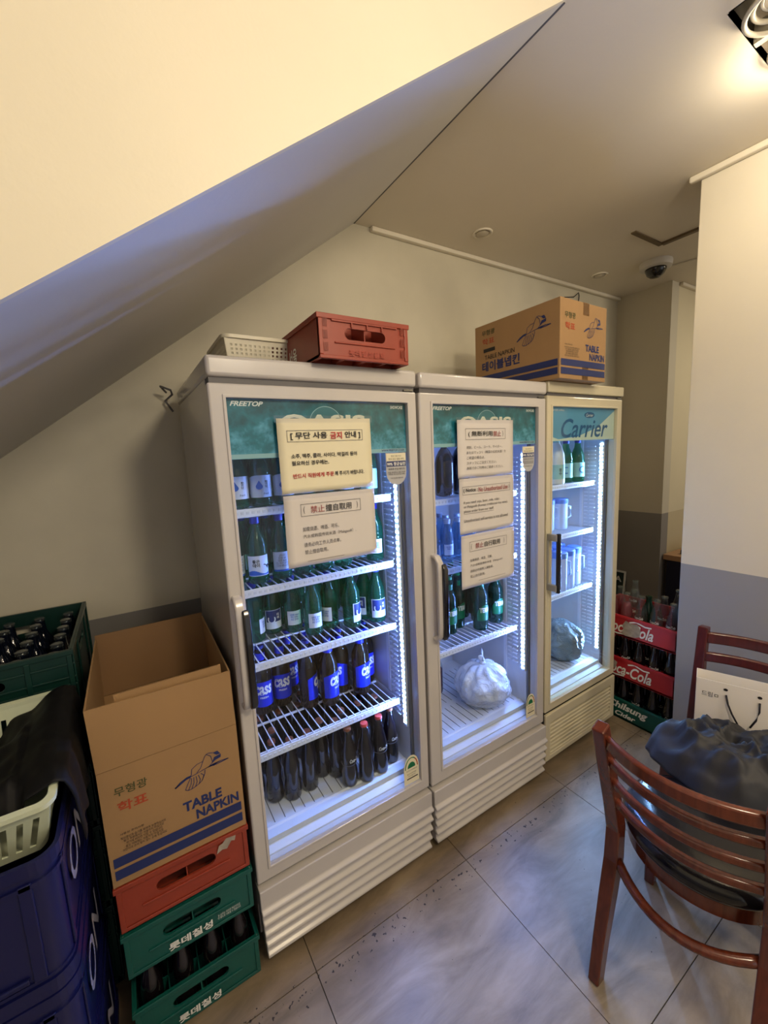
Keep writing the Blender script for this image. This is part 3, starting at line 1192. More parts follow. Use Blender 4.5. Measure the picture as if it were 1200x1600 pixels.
# 1: Korean
sheet('cream Korean notice sheet on the left refrigerator door, upper of two', .168, 1.432, W4, H4, M['paper_c'], R(-.3), [
    ('box', -.122, .118, .040, .072),
    ('t', '[ 무단 사용', 'ink_k', -.112, .000, .056, .022, .025), ('t', '금지', 'ink_r', .010, .048, .056, .021, .025), ('t', '안내 ]', 'ink_k', .058, .110, .056, .022, .025),
    ('t', '소주, 맥주, 콜라, 사이다, 막걸리 등이', 'ink_k', -.114, .095, .000, .0135, .02), ('t', '필요하신 경우에는,', 'ink_k', -.114, .000, -.020, .0135, .02),
    ('t', '반드시 직원에게 주문', 'ink_r', -.113, .014, -.056, .0135, .02), ('t', '해 주시기 바랍니다.', 'ink_k', .017, .116, -.056, .0135, .02)])
sheet('white Chinese notice sheet on the left refrigerator door, lower of two', .170, 1.216, W4, H4, M['paper_w'], R(.2), [
    ('box', -.100, .096, .042, .078),
    ('t', '(', 'ink_g', -.092, -.088, .060, .022, 0), ('t', '禁止', 'ink_pink', -.070, -.026, .060, .021, .005), ('t', '擅自取用', 'ink_k', -.022, .064, .060, .021, .005), ('t', ')', 'ink_g', .082, .086, .060, .022, 0),
    ('t', '如需烧酒、啤酒、可乐、', 'ink_g', -.098, .018, .004, .013, 0), ('t', '汽水或韩国传统米酒（Makgeolli）,', 'ink_g', -.098, .075, -.018, .013, 0),
    ('t', '请务必向工作人员点单。', 'ink_g', -.097, .022, -.042, .013, 0), ('t', '禁止擅自取用。', 'ink_g', -.096, -.022, -.064, .013, 0),
    ('line', -.09, .03, -.092)])
sheet('Japanese notice sheet, topmost of three on the middle refrigerator door', .824, 1.430, .292, H4, M['paper_w'], 0, [
    ('box', -.108, .100, .034, .074),
    ('t', '( 無断利用', 'ink_k', -.094, .030, .054, .022, .01), ('t', '禁止', 'ink_pink', .034, .076, .054, .021, .01), ('t', ')', 'ink_k', .084, .088, .054, .022, 0),
    ('t', '焼酎、ビール、コーラ、サイダー、', 'ink_g', -.104, .082, .006, .011, 0), ('t', 'またはマッコリ（韓国の伝統米酒）を', 'ink_g', -.104, .102, -.013, .011, 0),
    ('t', 'ご希望の場合は、', 'ink_g', -.104, -.012, -.032, .011, 0), ('t', 'スタッフにご注文ください。', 'ink_g', -.104, .050, -.051, .011, 0),
    ('t', '無断でのご利用はご遠慮ください。', 'ink_g', -.104, .086, -.070, .011, 0)])
sheet('English notice sheet, middle of three on the middle refrigerator door', .828, 1.220, .290, .208, M['paper_w'], R(.1), [
    ('box', -.132, .122, .044, .074),
    ('t', '( Notice :', 'ink_k', -.126, -.056, .059, .018, .02), ('t', 'No Unauthorized Use', 'ink_pink', -.050, .108, .059, .018, .015), ('t', ')', 'ink_k', .113, .117, .059, .018, .0),
    ('t', 'If you need soju, beer, cola, cider,', 'ink_k', -.126, .064, .014, .0125, 0), ('t', 'or Makgeolli (Korean traditional rice wine),', 'ink_k', -.126, .108, -.002, .0125, 0),
    ('t', 'please order from our staff.', 'ink_k', -.126, .030, -.019, .0125, 0), ('line', -.126, .030, -.028),
    ('t', 'Unauthorized self-service is not allowed', 'ink_k', -.126, .108, -.053, .0125, 0)])
sheet('Chinese notice sheet, lowest of three on the middle refrigerator door', .832, 1.008, .288, .208, M['paper_w'], R(.1), [
    ('box', -.104, .098, .038, .076),
    ('t', '(', 'ink_k', -.096, -.092, .057, .022, 0), ('t', '禁止', 'ink_pink', -.074, -.032, .057, .021, .01), ('t', '自行取用', 'ink_k', -.026, .060, .057, .021, .01), ('t', ')', 'ink_k', .080, .084, .057, .022, 0),
    ('t', '如需燒酒、啤酒、可樂、', 'ink_g', -.102, .016, .004, .011, 0), ('t', '汽水或韓國傳統米酒（Makgeolli）', 'ink_g', -.102, .074, -.017, .011, 0),
    ('t', '請務必向服務人員點餐。', 'ink_g', -.102, .022, -.038, .011, 0), ('t', '禁止自行取用。', 'ink_g', -.102, -.024, -.059, .011, 0),
    ('line', -.06, .09, -.082)])


# ------------------------------------------------------------------ bottles
def cyl_patch(name, mat, parent, r, z0, z1, phi, span, n=14, top=None):
    """label bent round a bottle; centred on the -Y side turned by phi"""
    vs, fs = [], []
    for i in range(n + 1):
        a = phi + span * (i / n - .5)
        dz = top(i / n) if top else 0
        vs += [(r * math.sin(a), -r * math.cos(a), z0), (r * math.sin(a), -r * math.cos(a), z1 + dz)]
    for i in range(n):
        fs.append((2 * i, 2 * i + 2, 2 * i + 3, 2 * i + 1))
    me = bpy.data.meshes.new(name)
    me.from_pydata(vs, [], fs)
    me.materials.append(mat)
    me.shade_smooth()
    o = bpy.data.objects.new(name, me)
    COL.objects.link(o)
    o.parent = parent
    return o


def shape_cyl(name, pts, mat, parent, r, z, phi=0):
    me = bpy.data.meshes.new(name)
    lift = max(abs(a) for a, c in pts) ** 2 / (2 * r)
    me.from_pydata([((r + lift) * math.sin(a / r + phi), -(r + lift) * math.cos(a / r + phi), z + c) for a, c in pts], [], [tuple(range(len(pts)))])
    me.materials.append(mat)
    o = bpy.data.objects.new(name, me)
    COL.objects.link(o)
    o.parent = parent
    return o


SOJU = [(.020, .0), (.030, .002), (.0325, .008), (.0325, .118), (.0300, .135), (.0220, .155), (.0150, .172), (.0130, .195), (.0128, .205)]
BEER = [(.022, .0), (.032, .002), (.0345, .008), (.0345, .150), (.0320, .168), (.0230, .188), (.0160, .205), (.0138, .240), (.0135, .250)]
COLA = [(.018, .0), (.0275, .002), (.0300, .010), (.0300, .055), (.0270, .078), (.0285, .105), (.0290, .125), (.0235, .155), (.0165, .182), (.0135, .205), (.0130, .222)]
SODA = [(.018, .0), (.0245, .002), (.0265, .008), (.0265, .105), (.0240, .125), (.0170, .150), (.0130, .165), (.0125, .180)]
PET = [(.030, .0), (.040, .004), (.044, .012), (.044, .150), (.040, .175), (.026, .205), (.014, .220), (.0135, .235)]
MAK = [(.028, .0), (.036, .003), (.040, .010), (.040, .110), (.037, .150), (.026, .185), (.016, .205), (.0155, .220)]
CAPS = lambda r, z: [(r + .0015, z - .003), (r + .0018, z + .004), (r + .0008, z + .008), (.002, z + .009)]


def bottle(kind, profile, glass, capm, cap_long=False, cat='bottle'):
    t = thing('bottle', kind, cat)
    MB().lathe(profile, 22).build('glass_body', glass, t, smooth=True)
    r, z = profile[-1]
    if capm:
        if cap_long:
            MB().lathe([(r + .001, z - .014), (r + .0022, z - .012), (r + .0022, z + .006), (.002, z + .007)], 18).build('cap', capm, t, smooth='auto')
        else:
            MB().lathe(CAPS(r, z), 18).build('cap', capm, t, smooth='auto')
    return t


def drop(cx, cy, s):
    pts = []
    for i in range(17):
        a = R(-225 + 270 * i / 16 + 0)
        pts.append((cx + s * math.cos(a), cy + s * math.sin(a) * .95))
    pts.append((cx, cy + s * 2.0))
    return pts


PROTO = {}
# soju with water-drop label
t = bottle('x', SOJU, M['greenglass'], M['capblue'], True)
lb = cyl_patch('label', M['label_w'], t, .0330, .030, .098, 0, 3.4, 20, top=lambda u: -.010 + .010 * math.sin(min(1, u * 2.5) * PI / 2))
shape_cyl('drop_mark', drop(-.008, -.004, .0095), M['ink_blue'], lb, .0335, .068)
text_cyl('lettering', '참\n이', M['ink_k'], lb, .0335, .070, .010, .025, phi=.42, bold=.02)
text_cyl('lettering', 'fresh', M['ink_k'], lb, .0335, .042, .018, .007, phi=.35, shear=.3)
PROTO['drop'] = t
# soju with whale label
t = bottle('x', SOJU, M['greenglass'], M['capblue'], True)
lb = cyl_patch('label', M['label_w'], t, .0330, .028, .092, 0, 2.2)
text_cyl('lettering', '좋은\n데이', M['ink_k'], lb, .0335, .068, .024, .024, phi=-.2, bold=.025)
cyl_patch('wave_mark', M['ink_blue'], lb, .0334, .030, .040, 0, 2.1, top=lambda u: .006 * math.sin(u * 6))
shape_cyl('tail_mark', [(.010, .002), (.016, -.001), (.020, -.012), (.023, -.001), (.028, .002), (.022, .004), (.0185, .000), (.014, .004)], M['ink_k'], lb, .0336, .064)
PROTO['day'] = t
# soju, back of the label with small print
t = bottle('x', SOJU, M['greenglass'], M['capblue'], True)
lb = cyl_patch('label', M['label_w'], t, .0330, .028, .092, 0, 1.9)
text_cyl('lettering', '순한소주\n알코올 16%\n내용량 360ml\n경고 지나친 음주는\n건강에 해롭습니다', M['ink_k'], lb, .0335, .064, .040, .042)
cyl_patch('label_band', M['ink_blue'], lb, .0334, .028, .034, 0, 1.9)
PROTO['back'] = t
# soju with round mark
t = bottle('x', SOJU, M['greenglass'], M['capblue'], True)
lb = cyl_patch('label', M['label_mint'], t, .0330, .026, .096, 0, 2.4)
arc = [(.015 * math.cos(R(a)), .017 * math.sin(R(a))) for a in range(60, 301, 15)] + [(.010 * math.cos(R(a)), .012 * math.sin(R(a))) for a in range(300, 59, -15)]
shape_cyl('ring_mark', arc, M['carrier'], lb, .0335, .062)
PROTO['round'] = t
# green bottle, white back label
t = bottle('x', SOJU, M['greenglass'], M['capblue'], True)
lb = cyl_patch('label', M['label_w'], t, .0330, .030, .082, 0, 1.6)
text_cyl('lettering', '내용량 360ml\n주정 정제수\n과당 감미료', M['ink_blue'], lb, .0335, .060, .032, .026, bold=.02)
PROTO['whiteback'] = t
# green bottle, swirl label
t = bottle('x', SOJU, M['greenglass'], M['capblue'], True)
lb = cyl_patch('label', M['label_w'], t, .0330, .022, .092, 0, 1.9)
cyl_patch('label_band', M['ink_navy'], lb, .0334, .048, .090, .0, 1.7)
swirl = [(.013 * math.cos(R(a)), .016 * math.sin(R(a))) for a in range(150, 391, 15)] + [(.009 * math.cos(R(a)), .011 * math.sin(R(a))) for a in range(390, 149, -15)]
shape_cyl('swirl_mark', swirl, M['label_w'], lb, .0337, .060, -.25)
text_cyl('lettering', '미\n리', M['ink_w'], lb, .0338, .068, .009, .022, phi=.45, bold=.03)
PROTO['swirl'] = t
# brown beer, blue label
t = bottle('x', BEER, M['brownglass'], M['capblue'])
lb = cyl_patch('label', M['label_b'], t, .0350, .034, .130, 0, 3.2, 18, top=lambda u: -.014 * (2 * u - 1) ** 2)
text_cyl('lettering', 'cass', M['ink_w'], lb, .0355, .098, .064, .034, shear=.15, bold=.03)
text_cyl('lettering', 'FRESH', M['ink_w'], lb, .0355, .070, .030, .007, bold=.02)
cyl_patch('neck_label', M['label_b'], t, .0172, .205, .232, 0, 5.2)
PROTO['cass'] = t
# green beer
t = bottle('x', BEER, M['teraglass'], M['capgreen'])
lb = cyl_patch('label', M['label_g'], t, .0350, .048, .122, 0, 2.4, 16, top=lambda u: -.034 * (2 * u - 1) ** 2)
text_cyl('lettering', 'TERRA', M['ink_w'], lb, .0355, .098, .062, .022, bold=.04)
cyl_patch('neck_label', M['label_g'], t, .0175, .200, .225, 0, 1.8)
PROTO['tera'] = t
# cola
t = bottle('x', COLA, M['cola'], M['capgold'])
text_cyl('lettering', 'Coca-Cola', M['ink_w'], t, .0296, .108, .046, .014, shear=.35, bold=.02)
MB().lathe([(.0292, .089), (.0295, .0895), (.0292, .090)], 22).build('ring_line', M['ink_g'], t)
PROTO['cola'] = t
t = bottle('x', COLA, M['cola'], M['capgold'])
PROTO['cola_plain'] = t
t = bottle('x', COLA, M['cola'], M['capred'])
PROTO['cola_red'] = t
t = bottle('x', COLA, M['cola'], M['capred'])
text_cyl('lettering', 'Coca-Cola', M['ink_w'], t, .0296, .108, .046, .014, shear=.35, bold=.02)
MB().lathe([(.0292, .089), (.0295, .0895), (.0292, .090)], 22).build('ring_line', M['ink_g'], t)
PROTO['cola_script_red'] = t
# soda
t = bottle('x', SODA, M['blueglass'], M['capwhite'], True)
lb = cyl_patch('label', M['label_w'], t, .0270, .035, .080, 0, 1.7)
text_cyl('lettering', '탄산음료\nSODA', M['ink_blue'], lb, .0274, .066, .026, .014, bold=.02)
PROTO['soda'] = t
t = bottle('x', PET, M['darkpet'], M['black'], True)
PROTO['pet'] = t
t = bottle('x', MAK, M['milk'], M['label_mint'], True)
lb = cyl_patch('label', M['label_mint'], t, .0405, .030, .100, 0, 5.0, 24)
text_cyl('lettering', '장\n수', M['ink_k'], lb, .041, .066, .014, .034, bold=.03)
PROTO['mak'] = t
# empties
t = bottle('x', COLA, M['clearglass'], None)
MB().lathe([(.0125, .216), (.0155, .217), (.0155, .225), (.0125, .226)], 18).build('lip', M['clearglass'], t)
text_cyl('lettering', 'Coca-Cola', M['ink_w'], t, .0296, .112, .046, .014, shear=.35, bold=.02)
PROTO['empty'] = t
t = bottle('x', COLA, M['clearglass'], None)
MB().lathe([(.0125, .216), (.0155, .217), (.0155, .225), (.0125, .226)], 18).build('lip', M['clearglass'], t)
MB().lathe([(.017, .001), (.0265, .003), (.0290, .010), (.0290, .055), (.0260, .078), (.0275, .105), (.0280, .125), (.0225, .155), (.0185, .170)], 22).build('red_inside', M['redcore'], t, smooth=True)  # added red core for the crate's red divider seen through the glass
PROTO['pink'] = t
t = bottle('x', SOJU, M['teraglass'], None)
MB().lathe([(.0125, .198), (.0152, .199), (.0152, .207), (.0125, .208)], 18).build('lip', M['teraglass'], t)
PROTO['greenempty'] = t
t = bottle('x', BEER, plain('blue_black_glass', (10, 16, 30), .06, coat=.6), None)
MB().lathe([(.013, .240), (.0165, .241), (.0165, .250), (.013, .252)], 18).build('lip', M['clearglass'], t)
PROTO['darkempty'] = t
used = {}


def put(kind, x, y, z, rz, label, group, name='bottle', s=1.0):
    p = PROTO[kind]
    if kind not in used:
        used[kind] = True
        o = p
    else:
        o = copy_tree(p)
    todo.append((o, x, y, z, rz, label, group, name, s))
    return o


todo = []


def flush():
    for o, x, y, z, rz, label, group, name, s in todo:
        o.location = (x, y, z)
        o.rotation_euler = (0, 0, rz)
        o.scale = (s, s, s)
        o['label'] = label
        o['category'] = 'bottle'
        o['group'] = group
    todo.clear()


ORD = ['leftmost', 'second from the left', 'third from the left', 'fourth from the left', 'fifth from the left', 'sixth from the left', 'seventh from the left', 'eighth from the left', 'ninth from the left', 'tenth from the left', 'eleventh from the left']
# bottles default face -Y; the camera looks from the lower x side so faces are turned a little
# F1 shelf 1
G = 'green soju bottles on the top shelf of the left refrigerator'
for i, x in enumerate((.088, .160, .234)):
    put('drop', x, .175, 1.3865, R(-8), '%s drop-label soju bottle, top shelf, left refrigerator' % ['leftmost', 'second', 'third'][i], G)
for i, x in enumerate((.31, .385, .46)):
    put('drop', x, .19, 1.3865, R(-10), 'soju bottle behind the Korean notice, %s of three' % ['left', 'middle', 'right'][i], G)
put('round', .545, .165, 1.3865, R(-18), 'soju bottle with pale ring label right of the notice on the top shelf', G)
for i in range(18):
    put('back', .10 + .08 * (i % 6), .275 + .078 * (i // 6), 1.3865, R(-25), 'soju bottle, %s in the %s rear row, top shelf, left refrigerator' % (ORD[i % 6].replace(' from the left', ''), ['first', 'second', 'third'][i // 6]), G)
# shelf 2
G = 'soju bottles on the second shelf of the left refrigerator'
put('back', .062, .205, 1.1435, R(30), 'leftmost soju bottle on the second shelf, partly behind the door frame', G)
put('day', .130, .175, 1.1435, R(-12), 'soju bottle labelled with a whale tail, second shelf, left refrigerator', G)
put('back', .208, .180, 1.1435, R(-12), 'soju bottle with small print label left of the Chinese notice', G)
for i, x in enumerate((.285, .36, .435)):
    put('whiteback', x, .185, 1.1435, R(-20), 'soju bottle behind the Chinese notice, %s of three' % ['left', 'middle', 'right'][i], G)
put('whiteback', .562, .170, 1.1435, R(-22), 'soju bottle with white label right of the Chinese notice', G)
for i in range(18):
    put('whiteback', .11 + .08 * (i % 6), .275 + .078 * (i // 6), 1.1435, R(40 + 30 * i), 'soju bottle, %s in the %s rear row, second shelf, left refrigerator' % (ORD[i % 6].replace(' from the left', ''), ['first', 'second', 'third'][i // 6]), G)
# shelf 3
G = 'green bottles on the third shelf of the left refrigerator'
S3 = [('whiteback', .129, .285, 60), ('swirl', .200, .318, -5), ('whiteback', .268, .286, -10), ('whiteback', .318, .215, -5), ('whiteback', .390, .235, -55),
      ('swirl', .459, .188, 38), ('swirl', .535, .225, -75), ('swirl', .590, .170, -10)]
NM = ['green bottle with its label turned away', 'green bottle with navy swirl label', 'green bottle with plain white label', 'green bottle with plain white label, foremost',
      'green bottle with label turned left', 'green bottle with swirl label turned right', 'green bottle with side-on label', 'green bottle with swirl label by the light strip']
for i, (k, x, y, a) in enumerate(S3):
    put(k, min(x, .557), y, .9065, R(a), '%s, %s, third shelf, left refrigerator' % (NM[i], ORD[i].replace(' from the left', '')), G)
for i, x in enumerate((.10, .17, .245, .32, .395, .47, .54)):
    put('whiteback', x, .385, .9065, R(35 * i), 'green bottle, %s in the back row, third shelf, left refrigerator' % ORD[i], G)
# shelf 4
G = 'blue-labelled brown beer bottles in the left refrigerator'
S4 = [(.147, .335, -8), (.222, .345, -12), (.272, .405, 20), (.301, .272, 70), (.372, .238, 35), (.446, .290, -70), (.505, .230, 28), (.560, .290, -6)]
for i, (x, y, a) in enumerate(S4):
    put('cass', x, y, .6045, R(a), 'brown beer bottle with blue label, %s on the fourth shelf, left refrigerator' % ORD[i], G)
for i, x in enumerate((.09, .17, .345, .42, .50)):
    put('cass', x, .43 if i != 1 else .43, .6045, R(50 + 40 * i), 'brown beer bottle, %s in the back row of the fourth shelf' % ORD[i], G)
# bottom cola
G = 'cola bottles on the bottom of the left refrigerator'
SB = [('cola_plain', .075, .255, 0), ('cola_plain', .117, .192, 0), ('cola_plain', .180, .168, 0), ('cola_plain', .245, .172, 0), ('cola_plain', .306, .205, 0),
      ('cola', .371, .105, 25), ('cola_plain', .352, .170, 0), ('cola_red', .432, .090, 0), ('cola_script_red', .496, .066 + .03, 10), ('cola', .556, .115, 25)]
for i, (k, x, y, a) in enumerate(SB):
    if i == 1:
        x, y = .125, .195
    put(k, x, y, .3565, R(a), 'dark cola bottle, %s in the front rows, left refrigerator bottom' % ORD[i], G, s=.955)
for j in range(3):
    for i in range(7 if j else 4):
        x = .10 + .072 * i + (.03 if j % 2 else 0)
        y = .275 + .075 * j
        if j == 0:
            x = .40 + .0 + .075 * (i % 3) if i < 3 else .145
            y = .235 + (.02 if i == 3 else -.02)
        put('cola_plain', x, y, .3565, 0, 'dark cola bottle, %s in the %s rear row, left refrigerator bottom' % (ORD[i].replace(' from the left', ''), ['first', 'second', 'third'][j]), G, s=.955)
# F2
G = 'black bottles on the top shelf of the middle refrigerator'
for i, (x, y) in enumerate(((.745, .20), (.838, .24), (.932, .21), (1.03, .22))):
    put('pet', x + .01, y, 1.3435, 0, ['leftmost black bottle, top shelf, middle refrigerator', 'second black bottle, top shelf, middle refrigerator', 'third black bottle from the left, top shelf, middle refrigerator', 'black bottle hidden behind the Japanese notice'][i], G, s=.92)
G = 'clear blue soda bottles in the middle refrigerator'
L = ['clear soda bottle cut by the door frame, middle refrigerator', 'clear soda bottle with small white label, front of the second shelf', 'clear soda bottle beside the English notice, second shelf', 'soda bottle behind the English notice']
for i, (x, y, a) in enumerate(((.878, .215, 60), (.935, .195, -20), (.998, .200, 90), (1.065, .2, 80))):
    put('soda', x, y, 1.0615, R(a), L[i], G)
for i in range(10):
    put('soda', .80 + .068 * (i % 6) + .02 * (i // 6), .285 + .065 * (i // 6) * 1.0 + (.0), 1.0615, R(100), 'clear soda bottle in the %s rear row, %s, middle refrigerator' % (['first', 'second'][i // 6], ORD[i % 6]), G)
G = 'green beer bottles on the third shelf of the middle refrigerator'
for i, (x, y, a) in enumerate(((.900, .22, -30), (.970, .235, 10), (1.042, .262, 15), (1.108, .180, 0), (1.168, .255, 50), (1.222, .195, 0))):
    put('tera', x, y, .7195, R(a), 'dark green beer bottle, %s in the front row, middle refrigerator' % ORD[i], G)
for i in range(6):
    put('tera', .84 + .076 * i, .34, .7195, R(30 * i), 'dark green beer bottle, %s in the back row, middle refrigerator' % ORD[i], G)
    put('tera', .84 + .076 * i, .42, .7195, R(30 * i), 'dark green beer bottle, %s in the rearmost row, middle refrigerator' % ORD[i], G)
# F3
G = 'bottles on the top shelf of the right refrigerator'
put('mak', 1.60, .145, 1.3415, R(-25), 'white milky drink bottle with mint label, top shelf, right refrigerator', G)
put('round', 1.812, .170, 1.3415, R(-18), 'green bottle with pale ring label, rightmost in the right refrigerator', G, s=1.05)
put('round', 1.735, .185, 1.3415, R(-50), 'green bottle with its label half turned, right refrigerator', G, s=1.05)
put('whiteback', 1.668, .215, 1.3415, R(20), 'green bottle just right of the milky drink bottle, right refrigerator', G, s=1.05)
flush()
for k in PROTO:
    if k not in used:
        pass


def jug(x, y, z, label, h=.19, r=.036):
    t = thing('plastic_jug', label, 'jug', (x, y, z), R(-25), 'frosted plastic jugs with blue lids in the right refrigerator')
    MB().lathe([(r * .8, 0), (r * .94, .003), (r, .012), (r, h * .82), (r * .97, h * .86)], 24).build('jug_body', M['jug'], t, smooth='auto')
    MB().lathe([(r * 1.02, h * .84), (r * 1.06, h * .86), (r * 1.06, h * .97), (r * .9, h), (.004, h)], 24).build('lid', M['lidblue'], t, smooth='auto')
    MB().tube([(r * .9, 0, h * .75), (r + .022, 0, h * .72), (r + .024, 0, h * .4), (r * .95, 0, h * .33)], .005, 8).build('jug_handle', M['jug'], t, smooth=True)


jl = ['left frosted jug on the middle shelf, right refrigerator', 'right frosted jug on the middle shelf, right refrigerator']
for i, (x, y) in enumerate(((1.655, .235), (1.738, .215))):
    jug(x, y, 1.0935, jl[i], .165)
jl = ['frosted water jug nearest the black handle, third shelf', 'frosted water jug second from the handle, third shelf', 'frosted water jug third from the handle, third shelf',
      'frosted water jug at the left back of the third shelf', 'frosted water jug at the middle back of the third shelf', 'frosted water jug at the right back of the third shelf']
for i, (x, y) in enumerate(((1.645, .150), (1.725, .160), (1.802, .175), (1.66, .250), (1.740, .255), (1.806, .275))):
    jug(x, y, .7915, jl[i], .205)


# ------------------------------------------------------------------ plastic bags
def blob_bag(name, label, mat, loc, rx, ry, h, seed, knot=True, fill=None, rz=0, nfold=9):
    t = thing(name, label, 'plastic bag', loc, rz)
    n, m = 72, 44
    def surf(k, inner=1.0):
        vs, fs = [], []
        for j in range(m + 1):
            v = j / m
            th = v * PI * .93
            zz = (1 - math.cos(th)) / 2
            rad = math.sin(th) ** .60 * (1 if v < .45 else 1 - .55 * (v - .45))
            for i in range(n):
                a = 2 * PI * i / n
                p = Vector((math.cos(a) * 1.3, math.sin(a) * 1.3, v * 2.4 + seed))
                rid = lambda k_, o_: (1 - abs(noise.noise(p * k_ + Vector((o_, 0, 0)))) * 2.2)
                dis = .16 * noise.noise(p * 1.2) + .075 * rid(1.7, 3) + .05 * rid(3.3, 8) + .028 * rid(6.4, 5) - .09
                fold = .16 * max(0, v - .45) * 1.8 * math.sin(a * nfold + 3 * noise.noise(p))
                rr = rad * (1 + dis + fold) * inner
                z = h * (zz ** .9) * inner + .0
                if v < .12:
                    z = max(z * .6, 0)
                vs.append((rx * rr * math.cos(a), ry * rr * math.sin(a), z + .002 + (.02 * h * noise.noise(p * 3) if .1 < v < .9 else 0)))
        for j in range(m):
            for i in range(n):
                i2 = (i + 1) % n
                fs.append((j * n + i, j * n + i2, (j + 1) * n + i2, (j + 1) * n + i))
        fs.append(tuple(reversed(range(n))))
        fs.append(tuple(m * n + i for i in range(n)))
        return vs, fs
    vs, fs = surf(0)
    MB().add(vs, fs).build('bag_film', mat, t, smooth=True)
    if fill:
        g = MB()
        rnd = random.Random(seed)
        for q in range(70):
            a = rnd.uniform(0, 2 * PI)
            rr = math.sqrt(rnd.random()) * .66
            zz = rnd.uniform(.10, .60)
            s = .020 + rnd.random() * .012
            k = math.sin(min(1, zz + .25) * PI * .75)
            mt = Matrix.Translation((rx * rr * k * math.cos(a), ry * rr * k * math.sin(a), h * zz)) @ Matrix.Rotation(rnd.uniform(0, 3), 4, Vector((rnd.random() + .1, rnd.random(), rnd.random())).normalized())
            g.box(-s / 2, s / 2, -s / 2, s / 2, -s * .6, s * .6, mt)
        o = g.build('bag_contents', fill, t, bevel=.004)
        o['kind'] = 'stuff'
    if knot:
        g = MB()
        z = h * .97
        g.lathe([(.018, -.012), (.012, .0), (.017, .010), (.010, .020)], 14, c=(0, 0, z))
        g.build('knot', mat, t, smooth=True)
        g = MB()
        for a, l in ((.9, .06), (2.6, .035), (4.3, .025)):
            d = Vector((math.cos(a), math.sin(a), 1.4)).normalized()
            pts = [Vector((0, 0, z + .012)) + d * l * q + Vector((0, 0, 0.01 * math.sin(q * 3))) for q in (0, .3, .6, 1)]
            g.tube(pts, [.006, .010, .013, .004], 8, sx=.4)
        g.build('bag_ear', mat, t, smooth=True)
    return t


blob_bag('plastic_bag', 'knotted white translucent plastic bag in the bottom of the middle refrigerator', M['wbag'], (1.108, .170, .3565), .135, .125, .195, 3.1, True, M['wfill'])
blob_bag('plastic_bag', 'crumpled grey plastic bag in the bottom of the right refrigerator', M['gbag'], (1.738, .200, .3715), .105, .12, .215, 9.4, False, None, nfold=5)
t = thing('jar', 'jar of dark red liquid behind the handle side, middle refrigerator bottom', 'jar', (.985, .370, .3565))
MB().lathe([(.03, 0), (.036, .004), (.038, .012), (.038, .13), (.034, .15), (.020, .175), (.018, .19)], 24).build('glass_body', M['clearglass'], t, smooth=True)
MB().lathe([(.03, .003), (.0355, .006), (.0365, .012), (.0365, .120)], 24).build('red_inside', plain('dark_red_liquid', (96, 20, 34), .2), t, smooth='auto')
MB().lathe([(.021, .185), (.021, .205), (.002, .206)], 20).build('lid', M['capwhite'], t, smooth='auto')


# ------------------------------------------------------------------ crates
def wall_plate(w, h, holes, th):
    """plate with bottom left at 0,0 in XY"""
    return curve_plate(rrect(0, w, 0, h, .006, 3), holes, th)


